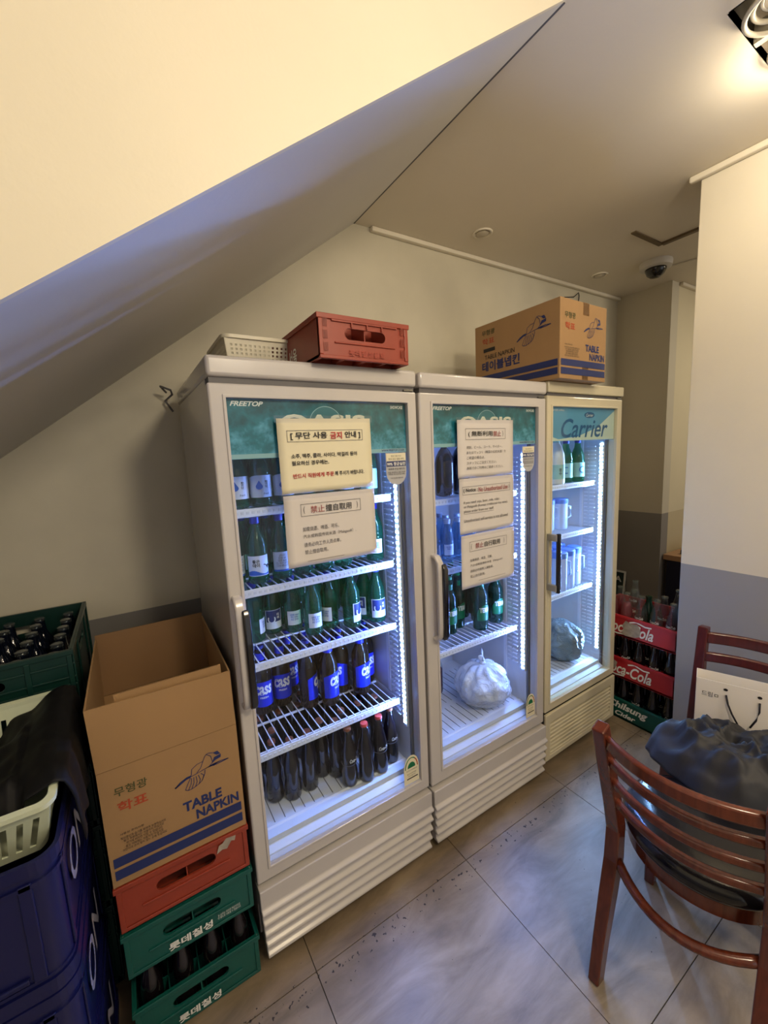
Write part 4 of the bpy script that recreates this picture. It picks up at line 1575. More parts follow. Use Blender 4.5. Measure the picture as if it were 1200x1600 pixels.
def crate(label, cat, loc, L, W, H, mat, rz=0, group=None, style='soda', letter=None, grid=(4, 6), lowcol=None, name='bottle_crate', solid_back=False, divz=.72):
    """L along local x (front face faces -y), W along y"""
    t = thing(name, label, cat, loc, rz, group)
    th = .006
    g = MB()
    Fm = frame_mtx((0, th / 2, 0), (1, 0, 0), (0, 0, 1))
    Bm = frame_mtx((0, W - th / 2, 0), (1, 0, 0), (0, 0, 1))
    Lm = frame_mtx((th / 2, W, 0), (0, -1, 0), (0, 0, 1))
    Rm = frame_mtx((L - th / 2, 0, 0), (0, 1, 0), (0, 0, 1))
    hz = H * .60
    hw = L * .46 if style != 'beer' else L * .30
    hole = [capsule(L / 2, hz, hw, H * .26)] if style != 'beer' else [capsule(L / 2, H * .78, hw, H * .10)]
    hole2 = [capsule(W / 2, hz, hw, H * .26)] if style == 'cola' else ([capsule(W / 2, H * .78, W * .3, H * .10)] if style == 'beer' else [])
    if style == 'cola':
        hole = []
        hole2 = []
    vs, fs = wall_plate(L, H, hole, th)
    g.add(vs, fs, Fm)
    if solid_back:
        vs, fs = wall_plate(L, H, [], th)
    g.add(vs, fs, Bm)
    vs, fs = wall_plate(W, H, hole2, th)
    g.add(vs, fs, Lm)
    g.add(vs, fs, Rm)
    body = g.build('crate_walls', mat, t)
    # bottom lattice
    g = MB()
    for i in range(grid[0] + 1):
        x = th + (L - 2 * th) * i / grid[0]
        g.box(x - .006, x + .006, th, W - th, .002, .010)
    for j in range(grid[1] + 1):
        y = th + (W - 2 * th) * j / grid[1]
        g.box(th, L - th, y - .006, y + .006, .002, .010)
    g.build('bottom_lattice', mat, t)
    g = MB()
    dz = H * divz if style != 'beer' else H * .35
    for i in range(1, grid[0]):
        x = th + (L - 2 * th) * i / grid[0]
        g.box(x - .0015, x + .0015, th, W - th, .010, dz)
    for j in range(1, grid[1]):
        y = th + (W - 2 * th) * j / grid[1]
        g.box(th, L - th, y - .0015, y + .0015, .010, dz)
    g.build('dividers', mat, t)
    # rims, ribs and recess borders
    g = MB()
    e = .005
    g.box(-e, L + e, -e, .0, H - .014, H).box(-e, L + e, W, W + e, H - .014, H)
    g.box(-e, 0, 0, W, H - .014, H).box(L, L + e, 0, W, H - .014, H)
    if style == 'soda':
        g.box(0, L, -.003, 0, 0, .010).box(0, .012, -.004, 0, .01, H - .014).box(L - .012, L, -.004, 0, .01, H - .014)
        r0 = .16 * L
        # raised border round the handle
        g.box(r0, L - r0, -.004, 0, hz - H * .24, hz - H * .20)
        for k in range(3):
            zz = H * (.20 + .22 * k)
            for q in (.03, .07, .11):
                pass
    if style == 'beer':
        for xx in (0, L * .25, L * .75, L - .012):
            g.box(xx, xx + .012, -.005, 0, 0, H - .014)
            g.box(xx, xx + .012, W, W + .005, 0, H - .014)
        for yy in (0, W * .25, W * .75, W - .012):
            g.box(L, L + .005, yy, yy + .012, 0, H - .014)
            g.box(-.005, 0, yy, yy + .012, 0, H - .014)
        for zz in (H * .62, H * .70, H * .84):
            g.box(-.004, L + .004, -.004, 0, zz, zz + .006)
        g.box(-e, L + e, -e, 0, 0, .02).box(L, L + e, 0, W, 0, .02).box(-e, 0, 0, W, 0, .02)
    g.build('rim', mat, t, bevel=.0015)
    return t


FM = lambda y=-.0012: frame_mtx((0, y, 0), (1, 0, 0), (0, 0, 1))

# stack under the cardboard box (front faces at y=0)
c1 = crate('lowest green bottle crate of the stack beside the left refrigerator', 'crate', (-.335, -.008, .001), .318, .40, .125, M['greenp'])
text_on('lettering', '롯데칠성', M['ink_w'], c1, FM(-.0048), .150, .022, .11, .024, bold=.03)
c2 = crate('green bottle crate between red crate and lowest green crate, white Korean letters', 'crate', (-.335, -.004, .2265), .318, .40, .128, M['greenp'])
text_on('lettering', '롯데칠성', M['ink_w'], c2, FM(-.0048), .150, .026, .11, .024, bold=.03)
text_on('lettering', '본 상자는 당사의 재산이므로\n타 용도로 사용할 수 없습니다', M['ink_w'], c2, FM(-.0048), .250, .032, .062, .016)
c3 = crate('brick-red bottle crate under the open cardboard box', 'crate', (-.335, -.004, .3650), .318, .40, .130, M['redp'])
v = [(.235, .088), (.250, .094), (.262, .090), (.275, .108), (.284, .104), (.288, .118), (.262, .122), (.252, .112), (.242, .110)]
flat_obj('paper_scrap', v, [tuple(range(len(v)))], M['scratch'], c3, FM(-.0052))
PB = []
for j in range(4):
    for i in range(4):
        PB.append((-.335 + .043 + .0775 * i, .035 + .095 * j))
pr = PROTO['cola_plain']
for k, (x, y) in enumerate(PB):
    o = copy_tree(pr)
    todo.append((o, x, y, .0115, 0, ('dark bottle, %s in the front row of the lowest green crate' % ORD[k % 4]) if k < 4 else 'dark bottle in the lowest green crate, %s, %s rear row' % (ORD[k % 4], ['', 'first', 'second', 'third'][k // 4]), 'dark bottles in the lowest green crate', 'bottle', .94))

# crate on top of the left refrigerator
c4 = crate('brick-red empty bottle crate lying on top of the left refrigerator', 'crate', (.287, -.055, 1.7995), .295, .40, .118, M['redp'], grid=(4, 5), solid_back=True, divz=.97)
g = MB()
for xx in (.012, .268):
    for q in range(4):
        for k in range(3):
            g.box(xx + .004 * q, xx + .004 * q + .0018, -.0050, -.0038, .020 + .032 * k, .042 + .032 * k)
g.box(.040, .255, -.0050, 0, .100, .104).box(.10, .104, -.005, 0, .088, .1).box(.15, .154, -.005, 0, .088, .1).box(.20, .204, -.005, 0, .088, .1)
g.build('ribs', M['redp'], c4)
text_on('lettering', '롯데칠성음료', plain('dull_red_relief', (156, 56, 36), .5), c4, FM(-.0052), .150, .020, .12, .018, bold=.02)
ml = frame_mtx((-.0012, .40, 0), (0, -1, 0), (0, 0, 1))
text_on('lettering', '서울', M['ink_w'], c4, ml, .20, .040, .07, .050, bold=.02)

# cola crate stack on the right: local front faces -x in the world
def cola_crate(label, z, mat, word, mode):
    t = crate(label, 'crate', (2.005, .205, z), .455, .33, .118, mat, rz=-PI / 2, style='cola', grid=(6, 4))
    m = FM(-.0035)
    if mode == 'cola':
        script_c(t, 'lettering', M['ink_w'], m, .225, .056, .25, .085, 'Coca-Cola')
    elif mode == 'cider':
        text_on('lettering', 'Chilsung', M['ink_w'], t, m, .235, .076, .21, .052, shear=.3, bold=.03)
        text_on('lettering', 'Cider', M['ink_w'], t, m, .225, .032, .11, .028, shear=.3, bold=.03)
    return t


k1 = cola_crate('green bottle crate, bottom of the stack right of the cream refrigerator', .001, M['greenp'], '', 'cider')
k2 = cola_crate('lower red cola crate with white script, right of the cream refrigerator', .243, M['redp2'], '', 'cola')
k3 = cola_crate('upper red cola crate holding empty bottles, right of the cream refrigerator', .485, M['redp2'], '', 'cola')
v = [(.19, .020), (.215, .012), (.262, .018), (.285, .030), (.290, .066), (.272, .096), (.240, .088), (.212, .098), (.196, .070), (.202, .045)]
flat_obj('paper_scrap', v, [tuple(range(len(v)))], M['scratch'], k3, FM(-.0060))
v = [(.12, .030), (.165, .050), (.175, .086), (.140, .104), (.112, .080)]
flat_obj('paper_scrap', v, [tuple(range(len(v)))], M['scratch'], k2, FM(-.0060))
for zi, z in enumerate((.0115, .2535)):
    for j in range(2):
        for i in range(6):
            x = 2.005 + .041 + .0795 * j
            y = .205 - .038 - .0758 * i
            o = copy_tree(PROTO['cola'] if (i + j + zi) % 2 else PROTO['cola_plain'])
            todo.append((o, x, y, z, R(-90 + 20 * (i % 3)), ('dark bottle, %s in the front row of the %s' if j == 0 else 'dark bottle behind the %s one of the %s') % (ORD[i], ['green crate, right stack', 'lower red cola crate'][zi]),
                         ['bottles in the green crate of the right stack', 'bottles in the lower red cola crate'][zi], 'bottle', 1.0))
tops = {}
E3 = [('pink', 0, 0), ('pink', 1, 0), ('pink', 2, 0), ('empty', 3, 0), ('empty', 4, 0), ('empty', 5, 0),
      ('pink', 0, 1), ('pink', 1, 1), ('empty', 2, 1), ('greenempty', 3, 1), ('empty', 4, 1), ('darkempty', 5, 1),
      ('empty', 1, 3), ('empty', 4, 3)]
LB3 = {'pink': 'empty clear bottle, red low down, in the upper red cola crate', 'empty': 'empty clear script bottle in the upper red cola crate',
       'greenempty': 'dark green empty bottle in the upper red cola crate', 'darkempty': 'dark uncapped bottle at the right end of the upper cola crate'}
first = {}
for k, i, j in E3:
    x = 2.005 + .041 + .0795 * j
    y = .205 - .038 - .0758 * i
    o = copy_tree(PROTO[k]) if (k in first or k in used) else PROTO[k]
    first[k] = 1
    used[k] = True
    nm = LB3[k]
    if k in ('pink', 'empty'):
        nm = '%s bottle, %s in %s row, upper red cola crate' % ('red-bottomed clear' if k == 'pink' else 'empty clear', ORD[i], ['front', 'second', 'third', 'rear'][j])
    todo.append((o, x, y, .4955, R(-90), nm, 'empty bottles in the upper red cola crate', 'bottle', 1.02))

# blue crates, near left
BL = dict(L=.44, W=.36, H=.272)
BX, BY = -.388 - .44, -.235
for i in range(3):
    lab = ['bottom navy blue crate of the near left stack', 'middle navy blue crate of the near left stack', 'top navy blue crate under the pale green basket'][i]
    t = thing('bottle_crate', lab, 'crate', (BX, BY, .001 + .281 * i), 0, None)
    g = MB()
    H = .279
    o_ = rrect(0, BL['L'], 0, BL['W'] + .06, .035, 6)
    i_ = rrect(.010, BL['L'] - .010, .010, BL['W'] + .05, .028, 6)
    vs, fs = curve_plate(o_, [i_], H)
    g.add([(a, b_, c_ + H / 2) for a, b_, c_ in vs], fs)
    g.build('crate_walls', M['bluep'], t, smooth='auto')
    MB().box(.01, BL['L'] - .01, .01, BL['W'] + .05, .004, .012).build('crate_bottom', M['bluep'], t)
    g = MB()
    for z0, z1, e in ((H - .024, H, .008), (H - .050, H - .042, .005), (0, .030, .006), (.034, .040, .003)):
        o2 = rrect(-e, BL['L'] + e, -e, BL['W'] + .06 + e, .035 + e, 6)
        vs, fs = curve_plate(o2, [i_], z1 - z0)
        g.add([(a, b_, c_ + (z0 + z1) / 2) for a, b_, c_ in vs], fs)
    g.build('rim', M['bluep'], t, bevel=.002)
    g = MB()
    for bb in ((BL['L'] - .055, BL['L'] - .035, -.005, .0, .04, H - .04), (BL['L'], BL['L'] + .005, .035, .05, .04, H - .04),
               (BL['L'], BL['L'] + .005, .36, .375, .04, H - .04), (.06, BL['L'] - .06, -.007, 0, .045, .055)):
        MB().box(*bb).build('rib', M['bluep'], t, bevel=.002)
    mr = frame_mtx((BL['L'] + .0052, 0, 0), (0, 1, 0), (0, 0, 1))
    text_on('lettering', 'ON', M['ink_dim'], t, mr, .19, .150, .20, .095, bold=.01)

# dark green crates behind, four high, the top one full of bottles
GX, GY = -.372 - .40, .205
GL = ['floor-level dark green crate behind the blue stack', 'second dark green crate behind the blue stack', 'third dark green crate behind the blue stack', 'topmost dark green crate full of dark bottles against the back wall']
for i in range(4):
    t = crate(GL[i], 'crate', (GX, GY, .001 + .264 * i), .40, .46, .262, M['dgreenp'], style='beer', grid=(5, 6))
n = 0
for i in range(5):
    for j in range(6):
        x = GX + .006 + .0776 * (i + .5)
        y = GY + .006 + .0747 * (j + .5)
        o = copy_tree(PROTO['darkempty'])
        todo.append((o, x, y, .793 + .0125, 0, 'dark bottle in the topmost dark green crate, %s column, %s row' % (['leftmost', 'second', 'middle', 'fourth', 'rightmost'][i], ['nearest', 'second', 'third', 'fourth', 'fifth', 'last'][j]), 'dark bottles in the topmost dark green crate', 'bottle', .93))
flush()


# ------------------------------------------------------------------ baskets
def basket(label, loc, L, W, H, mat, rot, taper, slots, name='plastic_basket', rim=.008, holes='slot', rows=1):
    t = thing(name, label, 'basket', loc, rot=rot)
    def side(w0, w1, n, rows):
        # a tapered wall: outline is a trapezium with holes
        outer = [(-w0 / 2, 0), (w0 / 2, 0), (w1 / 2, H), (-w1 / 2, H)]
        hs = []
        for r_ in range(rows):
            for k in range(n):
                if holes == 'slot':
                    u = (k + .5) / n - .5
                    zb_, zt_ = H * .14, H * .76
                    a = u * w0 * .92
                    b_ = u * w1 * .92
                    hw = w0 / n * .22
                    hs.append([(a - hw, zb_), (a + hw, zb_), (b_ + hw, zt_), (b_ - hw, zt_)])
                else:
                    u = (k + .5) / n - .5
                    zc_ = H * (.12 + .70 * (r_ + .5) / rows)
                    ww = w0 + (w1 - w0) * zc_ / H
                    c_ = u * ww * .92
                    s_ = min(ww / n, H * .7 / rows) * .27
                    hs.append([(c_ - s_, zc_ - s_), (c_ + s_, zc_ - s_), (c_ + s_, zc_ + s_), (c_ - s_, zc_ + s_)])
        return curve_plate(outer, hs, .003)
    tilt = math.atan2(taper, H)
    g = MB()
    L0, W0 = L - 2 * taper, W - 2 * taper
    vs, fs = side(L0, L, slots[0], rows)
    for sgn in (-1, 1):
        mt = Matrix.Translation((0, sgn * W0 / 2, 0)) @ Matrix.Rotation(-sgn * tilt, 4, 'X') @ Matrix.Rotation(PI / 2, 4, 'X')
        g.add(vs, fs, mt)
    vs, fs = side(W0, W, slots[1], rows)
    for sgn in (-1, 1):
        mt = Matrix.Translation((sgn * L0 / 2, 0, 0)) @ Matrix.Rotation(sgn * tilt, 4, 'Y') @ Matrix.Rotation(PI / 2, 4, 'Z') @ Matrix.Rotation(PI / 2, 4, 'X')
        g.add(vs, fs, mt)
    g.box(-L0 / 2, L0 / 2, -W0 / 2, W0 / 2, 0, .003)
    g.build('basket_walls', mat, t)
    o_ = rrect(-L / 2 - rim, L / 2 + rim, -W / 2 - rim, W / 2 + rim, .025, 6)
    i_ = rrect(-L / 2 + .003, L / 2 - .003, -W / 2 + .003, W / 2 - .003, .018, 6)
    vs, fs = curve_plate(o_, [i_], .010)
    MB().add([(a, b_, c_ + H - .002) for a, b_, c_ in vs], fs).build('rim', mat, t, bevel=.003, smooth='auto')
    return t


basket('cream perforated plastic basket on top of the left refrigerator', (.205, .32, 1.7995), .22, .26, .102, M['basket2'], (0, 0, 0), .012, (14, 16), holes='dot', rows=6)
# basket in the blue crate, tilted up at the far end
BKX, BKY, BKZ = -.535, .000, .815
basket('pale green slotted basket standing in the top blue crate', (BKX, BKY, BKZ), .290, .335, .130, M['basket'], (R(11), 0, 0), .022, (11, 12), holes='slot', name='plastic_basket', rim=.010)

# black plastic bag draped over the basket
t = thing('black_bag', 'black plastic bag draped over the pale green basket', 'plastic bag', (BKX, BKY, BKZ), rot=(R(11), 0, 0))
nu, nv = 60, 48
vs, fs = [], []
PX = [(0, -.13, -.050), (.35, .00, -.035), (.55, .085, -.010), (.66, .125, .014), (.72, .150, .020), (.79, .170, .010), (.86, .1785, -.035), (1.0, .182, -.150)]
for j in range(nv + 1):
    for i in range(nu + 1):
        u, v_ = i / nu, j / nv
        y = -.140 + .300 * v_
        rimz = .130 + y * .0
        for q in range(len(PX) - 1):
            if PX[q][0] <= u <= PX[q + 1][0] + 1e-6:
                a_ = (u - PX[q][0]) / (PX[q + 1][0] - PX[q][0])
                x = PX[q][1] + (PX[q + 1][1] - PX[q][1]) * a_
                dz = PX[q][2] + (PX[q + 1][2] - PX[q][2]) * a_
                break
        p = Vector((u * 4.2, v_ * 3.1, 2.2))
        soft = 1 if u < .55 else .25
        z = rimz + dz + soft * (.030 * noise.noise(p) + .014 * noise.noise(p * 2.7))
        if u < .62:
            z -= .085 * max(0, (v_ - .30) / .70) * (1 - u / .62)
        if v_ < .12:
            z -= .035 * (1 - v_ / .12) * (1 if u < .6 else .2)
        fold = .006 * math.sin(u * 26 + v_ * 9 + 4 * noise.noise(p)) * soft + .004 * math.sin(v_ * 34 + 5 * noise.noise(p)) * (1 if u > .8 else 0)
        vs.append((x + (.003 * math.sin(v_ * 30) if u > .8 else 0), y, z + fold))
for j in range(nv):
    for i in range(nu):
        k = j * (nu + 1) + i
        fs.append((k, k + 1, k + nu + 2, k + nu + 1))
o = MB().add(vs, fs).build('bag_film', M['blackcloth'], t, smooth=True)
sd = o.modifiers.new('solid', 'SOLIDIFY')
sd.thickness = .002


# ------------------------------------------------------------------ napkin cartons
def crane(flip=1, s=1.0):
    """flying crane drawing, about 1 wide"""
    P = lambda l: [((x - .0) * flip * s, y * s) for x, y in l]
    ln = [(P([(-.5, -.16), (-.38, -.10), (-.30, -.06), (-.22, -.05)]), 2.6), (P([(-.5, -.16), (-.40, -.08), (-.28, -.03), (-.20, -.03)]), 1.6),
          (P([(-.22, -.05), (-.10, -.03), (.05, .00), (.20, .02)]), 1), (P([(-.20, -.02), (-.18, .10), (-.08, .16), (.03, .17), (.07, .26), (.10, .29)]), 1),
          (P([(-.10, -.02), (-.02, .06), (.03, .17)]), 1), (P([(.10, .29), (.18, .22), (.20, .08), (.14, .02)]), 1),
          (P([(.10, .29), (.14, .30), (.22, .27)]), 1),
          (P([(-.22, -.07), (-.27, -.16), (-.33, -.28)]), 1), (P([(-.20, -.08), (-.22, -.20), (-.28, -.31)]), 1), (P([(-.16, -.08), (-.17, -.20), (-.22, -.31)]), 1),
          (P([(-.12, -.08), (-.11, -.20), (-.15, -.29)]), 1), (P([(-.08, -.07), (-.05, -.18), (-.08, -.26)]), 1), (P([(-.03, -.06), (.02, -.12), (-.02, -.22)]), 1),
          (P([(-.33, -.28), (-.28, -.31), (-.22, -.31), (-.15, -.29), (-.08, -.26), (-.02, -.22), (.04, -.10), (.05, -.02)]), 1),
          (P([(.20, .02), (.36, .04), (.50, .03)]), 1.2), (P([(.20, .00), (.36, .01), (.50, .03)]), 1.6)]
    fl = [(P([(.22, .27), (.31, .28), (.36, .20), (.29, .20)]), 0), (P([(.24, .17), (.37, .19), (.36, .12), (.26, .10), (.18, .05)]), 0), (P([(.05, .00), (.20, .04), (.36, .05), (.22, .00)]), 0)]
    return strokes(ln + fl, .012 * s)


def end_print(t, m, w, h, y0=0):
    """front print of a napkin carton; m maps plane with origin at bottom-left"""
    flat_obj('print_band', *merge2(rect2(.008, w - .008, .052, .078), rect2(.008, w - .008, .018, .044)), M['ink_navy'], t, m)
    text_on('lettering', 'TABLE', M['ink_navy'], t, m, w * .68, h * .425, w * .30, .028, bold=.035)
    text_on('lettering', 'NAPKIN', M['ink_navy'], t, m, w * .79, h * .315, w * .34, .028, bold=.035)
    text_on('lettering', '무형광', M['ink_green'], t, m, w * .20, h * .80, w * .22, .024, bold=.01)
    text_on('lettering', '학표', M['ink_rust'], t, m, w * .20, h * .665, w * .20, .028, bold=.02)
    v, f = crane(1, w * .42)
    flat_obj('crane_print', [(a + w * .70, b + h * .70) for a, b in v], f, M['ink_navy'], t, m)
    text_on('lettering', '사용상 주의사항', M['ink_k'], t, m, w * .17, h * .435, w * .16, .006)
    text_on('lettering', '· 직사광선과 습기를 피하여 보관하십시오\n· 화기 주변에서는 사용하지 마십시오\n· 변기에 버리면 막힐 수 있습니다\n· 용도 이외에는 사용하지 마십시오\n· 어린이의 손이 닿지 않는 곳에 두십시오', M['ink_k'], t, m, w * .24, h * .345, w * .32, .040)


# closed carton on the right refrigerators
cw, cdp, ch = .335, .46, .312
t = thing('cardboard_carton', 'closed brown napkin carton on top of the middle and right refrigerators', 'box', (1.332, -.056, 1.8035), R(1.0))
MB().box(0, cw, 0, cdp, 0, ch).build('carton_body', M['cb'], t, bevel=.002)
g = MB().box(cw * .47, cw * .60, -.0008, 0, 0, .07).box(cw * .47, cw * .60, -.0008, 0, ch - .05, ch).box(cw * .47, cw * .60, 0, cdp, ch, ch + .0006)
g.build('parcel_tape', clear_mat('brown_parcel_tape', (.93, .86, .76), .2), t)
end_print(t, frame_mtx((0, -.0013, 0), (1, 0, 0), (0, 0, 1)), cw, ch)
m = frame_mtx((-.0013, cdp, 0), (0, -1, 0), (0, 0, 1))
flat_obj('print_band', *merge2(rect2(.01, cdp - .008, .052, .078), rect2(.01, cdp - .008, .018, .044)), M['ink_navy'], t, m)
text_on('lettering', '테이블넵킨', M['ink_navy'], t, m, .155, .118, .22, .045, bold=.03)
text_on('lettering', 'TABLE NAPKIN', M['ink_k'], t, m, .150, .160, .175, .020)
text_on('lettering', '학표', M['ink_rust'], t, m, .085, .232, .075, .028, bold=.01)
text_on('lettering', '무형광', M['ink_green'], t, m, .085, .272, .08, .024, bold=.01)
flat_obj('print_tag', *rect2(.055, .125, .184, .200), M['ink_k'], t, m)
v, f = crane(1, .17)
flat_obj('crane_print', [(a + .335, b + .215) for a, b in v], f, M['ink_navy'], t, m)

# open carton on the crates
w_, h_, d_ = .322, .312, .40
t = thing('cardboard_carton', 'open brown napkin carton with flaps up beside the left refrigerator', 'box', (-.337, -.004, .4970))
th = .004
g = MB()
g.box(0, w_, 0, th, 0, h_).box(0, w_, d_ - th, d_, 0, h_).box(0, th, th, d_ - th, 0, h_).box(w_ - th, w_, th, d_ - th, 0, h_).box(th, w_ - th, th, d_ - th, 0, th)
g.build('carton_body', M['cb'], t)
fh = .166


def flap(name, pts, mat=M['cb']):
    a, b_, c_, d2, off = pts
    o = Vector(off)
    g = MB()
    g.add([a, b_, c_, d2] + [tuple(Vector(q) + o) for q in (a, b_, c_, d2)], [(0, 1, 2, 3), (7, 6, 5, 4), (0, 4, 5, 1), (1, 5, 6, 2), (2, 6, 7, 3), (3, 7, 4, 0)])
    return g.build(name, mat, t)


z0 = h_ + .002
flap('flap', ((0, -.002, z0), (w_, -.002, z0), (w_ - .004, -.004, z0 + fh - .008), (-.004, -.006, z0 + fh), (0, th, 0)))
flap('flap', ((0, d_ - th, z0), (w_, d_ - th, z0), (w_ - .008, d_ + .010, z0 + fh + .03), (.002, d_ + .012, z0 + fh + .03), (0, th, 0)), M['cb_in'])
flap('flap', ((0, th, z0), (0, d_ - th, z0), (.002, d_ + .004, z0 + fh + .02), (-.004, -.002, z0 + fh), (th, 0, 0)))
flap('flap', ((w_ - th, th, z0), (w_ - th, d_ - th, z0), (w_ - th - .006, d_ + .004, z0 + fh + .02), (w_ - th - .002, -.002, z0 + fh - .008), (th, 0, 0)))
g = MB().box(.02, w_ - .02, .02, d_ - .06, .004, h_ - .015)
MB().box(.055, .300, .012, .016, h_ - .08, h_ + fh + .012).build('inner_flap', M['cb'], t)
g.build('napkin_bundle', plain('grey_tissue_bundle', (176, 164, 146), .8, var=.1, scale=20), t, bevel=.006)
end_print(t, frame_mtx((0, -.0013, 0), (1, 0, 0), (0, 0, 1)), w_, h_)


# ------------------------------------------------------------------ chairs
def chair(label, loc, rz, mat, lean=.085, hs=(.038, .025, .025, .025), zz=(.762, .696, .622, .548), hw=.18):
    """faces local +y"""
    t = thing('dining_chair', label, 'chair', loc, rz)
    topz = .805
    for s in (-1, 1):
        x = hw * s
        pts = [(x, -.250, 0), (x, -.222, .12), (x, -.186, .24), (x, -.156, .34), (x, -.150, .44), (x, -.150 - lean * .25, .54), (x, -.150 - lean * .66, .68), (x, -.150 - lean, topz)]
        MB().bar(pts, [.030, .032, .036, .038, .037, .035, .033, .032], [.040, .044, .050, .052, .046, .042, .040, .038], (1, 0, 0)).build('back_leg', mat, t, bevel=.004)
    for s in (-1, 1):
        MB().bar([(.165 * s, .150, .40), (.178 * s, .172, 0)], [.040, .030], [.040, .030], (1, 0, 0)).build('front_leg', mat, t, bevel=.004)

    def yat(z):
        return -.150 - lean * (z - .44) / .365
    for k, (z, hh) in enumerate(zip(zz, hs)):
        y0 = yat(z) + .0
        pts = []
        for i in range(15):
            u = i / 14 * 2 - 1
            pts.append(((hw - .010) * u, y0 - .055 * (1 - u * u), z))
        MB().bar(pts, .018, hh, (0, 1, 0)).build('back_slat', mat, t, bevel=.005, smooth='auto')
    pts = [((hw - .01) * (i / 14 * 2 - 1), -.158 - .075 * (1 - (i / 14 * 2 - 1) ** 2), .340 - .02 * (1 - (i / 14 * 2 - 1) ** 2)) for i in range(15)]
    MB().tube(pts, .013, 10).build('rear_stretcher', mat, t, smooth=True)
    pts = [(.172 * (i / 10 * 2 - 1), .160, .20) for i in range(11)]
    MB().tube(pts, .010, 8).build('front_stretcher', mat, t, smooth=True)
    # seat frame: rounded ring
    R0 = .182
    o_ = [(R0 * math.cos(2 * PI * i / 48), R0 * .97 * math.sin(2 * PI * i / 48) ) for i in range(48)]
    i_ = [(.75 * a, .75 * b_) for a, b_ in o_]
    vs, fs = curve_plate(o_, [i_], .045)
    MB().add([(a, b_ - .005, c_ + .405) for a, b_, c_ in vs], fs).build('seat_frame', mat, t, smooth='auto', bevel=.003)
    prof = [(.05, -.012), (.180, -.010), (.194, .006), (.196, .022), (.188, .038), (.162, .050), (.11, .056), (.03, .058)]
    c = MB().lathe(prof, 48, Matrix.Translation((0, -.005, .430)) @ Matrix.Scale(.98, 4, (0, 1, 0)))
    c.build('seat_cushion', M['vinyl'], t, smooth=True)
    return t


# A: faces +x (slightly +y); B: faces -x
chair('reddish-brown slat-back chair with black cushion in the right foreground', (1.056, -.722, 0), R(-84), M['cherry'], lean=.115, hs=(.034, .021, .021, .021), hw=.17)
chair('dark cherry slat-back chair against the pillar, holding bag and jacket', (1.470, -.680, 0), R(93), M['cherry2'], lean=.05, hs=(.044, .038, .038, .034), zz=(.765, .690, .612, .535), hw=.19)

# paper bag on the far chair
t = thing('paper_bag', 'white paper shopping bag with black cord handles on the far chair', 'bag', (1.450, -.540, .488), R(-64), rot=(0, R(0), R(-70)))
bw, bd, bh = .25, .075, .203
g = MB()
g.box(0, bw, 0, .0015, 0, bh).box(0, bw, bd, bd + .0015, 0, bh)
g.box(0, .0015, 0, bd, 0, bh).box(bw - .0015, bw, 0, bd, 0, bh).box(0, bw, 0, bd, 0, .0015)
o = g.build('bag_panels', M['bagpaper'], t)
m = frame_mtx((0, -.001, 0), (1, 0, 0), (0, 0, 1))
text_on('lettering', '드림ㅁ', M['ink_k'], t, m, .040, bh - .052, .046, .018, bold=.0)
hs = []
for cx in (.082, .170):
    pts = [(cx + .006 * math.cos(2 * PI * i / 16), bh - .022 + .005 * math.sin(2 * PI * i / 16)) for i in range(16)]
    hs.append((pts, [tuple(range(16))]))
v, f = merge2(*hs)
flat_obj('eyelets', v, f, M['ink_k'], t, m)
MB().tube([(.084, -.003, bh - .040), (.090, -.008, bh - .07), (.102, -.012, bh - .10), (.118, -.014, bh - .13)], .0028, 8).build('cord_handle', M['cordk'], t, smooth=True)
MB().tube([(.171, -.003, bh - .040), (.171, -.008, bh - .07), (.164, -.012, bh - .10), (.150, -.014, bh - .13)], .0028, 8).build('cord_handle', M['cordk'], t, smooth=True)

# jacket heaped on the far chair's seat
def cloth_heap(name, label, mat, loc, rx, ry, h, seed, rz=0):
    n, m_ = 110, 56
    vs, fs = [], []
    for j in range(m_ + 1):
        v_ = j / m_
        for i in range(n):
            a = 2 * PI * i / n
            ca, sa = math.cos(a), math.sin(a)
            p = Vector((ca * v_ * 1.6, sa * v_ * 1.6, seed))
            out = .97 + .20 * noise.noise(Vector((ca * 1.5, sa * 1.5, seed + 4))) + .05 * noise.noise(Vector((ca * 5, sa * 5, seed + 2)))
            r_ = v_ * out
            base = h * (1 - v_ ** 2.4) * (1 + .45 * noise.noise(Vector((ca * v_ * 1.8, sa * v_ * 1.8, seed + 9))))
            rid = 1 - abs(noise.noise(Vector((p.x * 1.6, p.y * 2.6, seed + 1)))) * 2
            rid2 = 1 - abs(noise.noise(Vector((p.x * 4.4 + 3, p.y * 3.0, seed + 7)))) * 2
            z = base + (.040 * rid + .018 * rid2 - .035) * (1 - v_ ** 4) + .018 * noise.noise(p * 1.1)
            if v_ > .80:
                q = (v_ - .80) / .20
                z -= .022 * q * q
                r_ -= .03 * q * q
            vs.append((rx * r_ * ca, ry * r_ * sa, z))
    for j in range(m_):
        for i in range(n):
            i2 = (i + 1) % n
            fs.append((j * n + i, j * n + i2, (j + 1) * n + i2, (j + 1) * n + i))
    # underside
    k = len(vs)
    vs.append((0, 0, .002))
    for i in range(n):
        fs.append((m_ * n + (i + 1) % n, m_ * n + i, k))
    o = MB().add(vs, fs).build(name, mat, None, smooth=True)
    o.location = loc
    o.rotation_euler = (0, 0, rz)
    return tag(o, label, 'jacket')


cloth_heap('jacket', 'dark grey nylon jacket heaped on the far chair seat in front of the bag', M['jacket'], (1.318, -.725, .505), .190, .262, .122, 5.3, R(8))

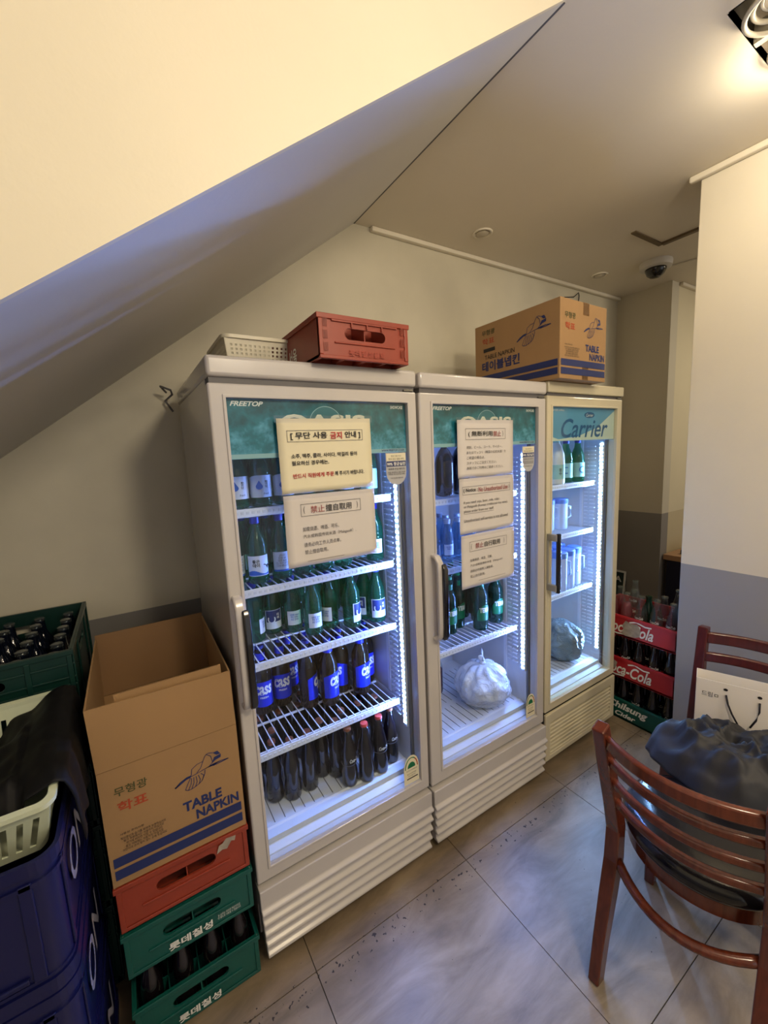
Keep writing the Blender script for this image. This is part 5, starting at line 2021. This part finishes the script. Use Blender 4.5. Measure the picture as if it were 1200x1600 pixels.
# ------------------------------------------------------------------ behind the pillar: counter, bits, framed board
t = thing('counter', 'navy counter with light wood top behind the pillar', 'counter', (3.14, .02, 0))
MB().box(0, 1.0, 0, .28, 0, .66).build('counter_body', M['navy'], t)
MB().box(-.012, 1.0, -.012, .30, .66, .70).build('countertop', M['topwood'], t, bevel=.003)
t = thing('desk_phone', 'small black device on the wood counter top', 'device', (3.20, .14, .7005))
MB().box(0, .22, -.06, .10, 0, .035).build('base', M['black'], t, bevel=.006)
MB().box(.03, .2, -.02, .06, .036, .075).build('upper_unit', M['black'], t, bevel=.01)
t = thing('framed_board', 'small white-framed dark green board leaning on the right wall', 'sign', (3.045, .585, .0), rot=(0, R(6), 0))
bh_, bw_ = .52, .24
mt = frame_mtx((0, 0, 0), (0, -1, 0), (0, 0, 1))
MB().box(0, .012, -bw_ + .22, .22, 0.004, bh_).build('board', M['posterdark'], t)
g = MB()
g.box(-.004, .014, -bw_ + .22, -bw_ + .235, .004, bh_).box(-.004, .014, .205, .22, .004, bh_).box(-.004, .014, -bw_ + .235, .205, bh_ - .015, bh_).box(-.004, .014, -bw_ + .235, .205, .004, .02)
g.build('frame', M['ink_w'], t)
m = frame_mtx((-.0015, .20, 0), (0, -1, 0), (0, 0, 1))
text_on('lettering', 'TERA', M['ink_w'], t, m, .10, bh_ - .07, .18, .045, bold=.03)

# cable behind the top carton and cord beside the left refrigerator
cb = MB().tube([(2.36, .694, 2.42), (2.44, .694, 2.52), (2.54, .690, 2.535), (2.59, .688, 2.57), (2.60, .690, 2.55), (2.585, .692, 2.46), (2.58, .694, 2.40)], .003, 6)
tag(cb.build('cord', M['cordk']), 'thin wire hanging from the wall behind the napkin carton', 'wire')
cb = MB()
cb.tube([(-.03, .66, 1.80), (-.05, .62, 1.815), (-.02, .60, 1.80), (-.012, .64, 1.79), (-.035, .67, 1.77), (-.012, .668, 1.73)], .004, 8)
tag(cb.build('cord', M['shadowgap']), 'grey power cord bunched behind the top of the left refrigerator', 'cord')
for k, p in list(PROTO.items()):
    if p['label'] == 'x':
        for ch in list(p.children):
            for c2_ in list(ch.children):
                bpy.data.objects.remove(c2_)
            bpy.data.objects.remove(ch)
        bpy.data.objects.remove(p)
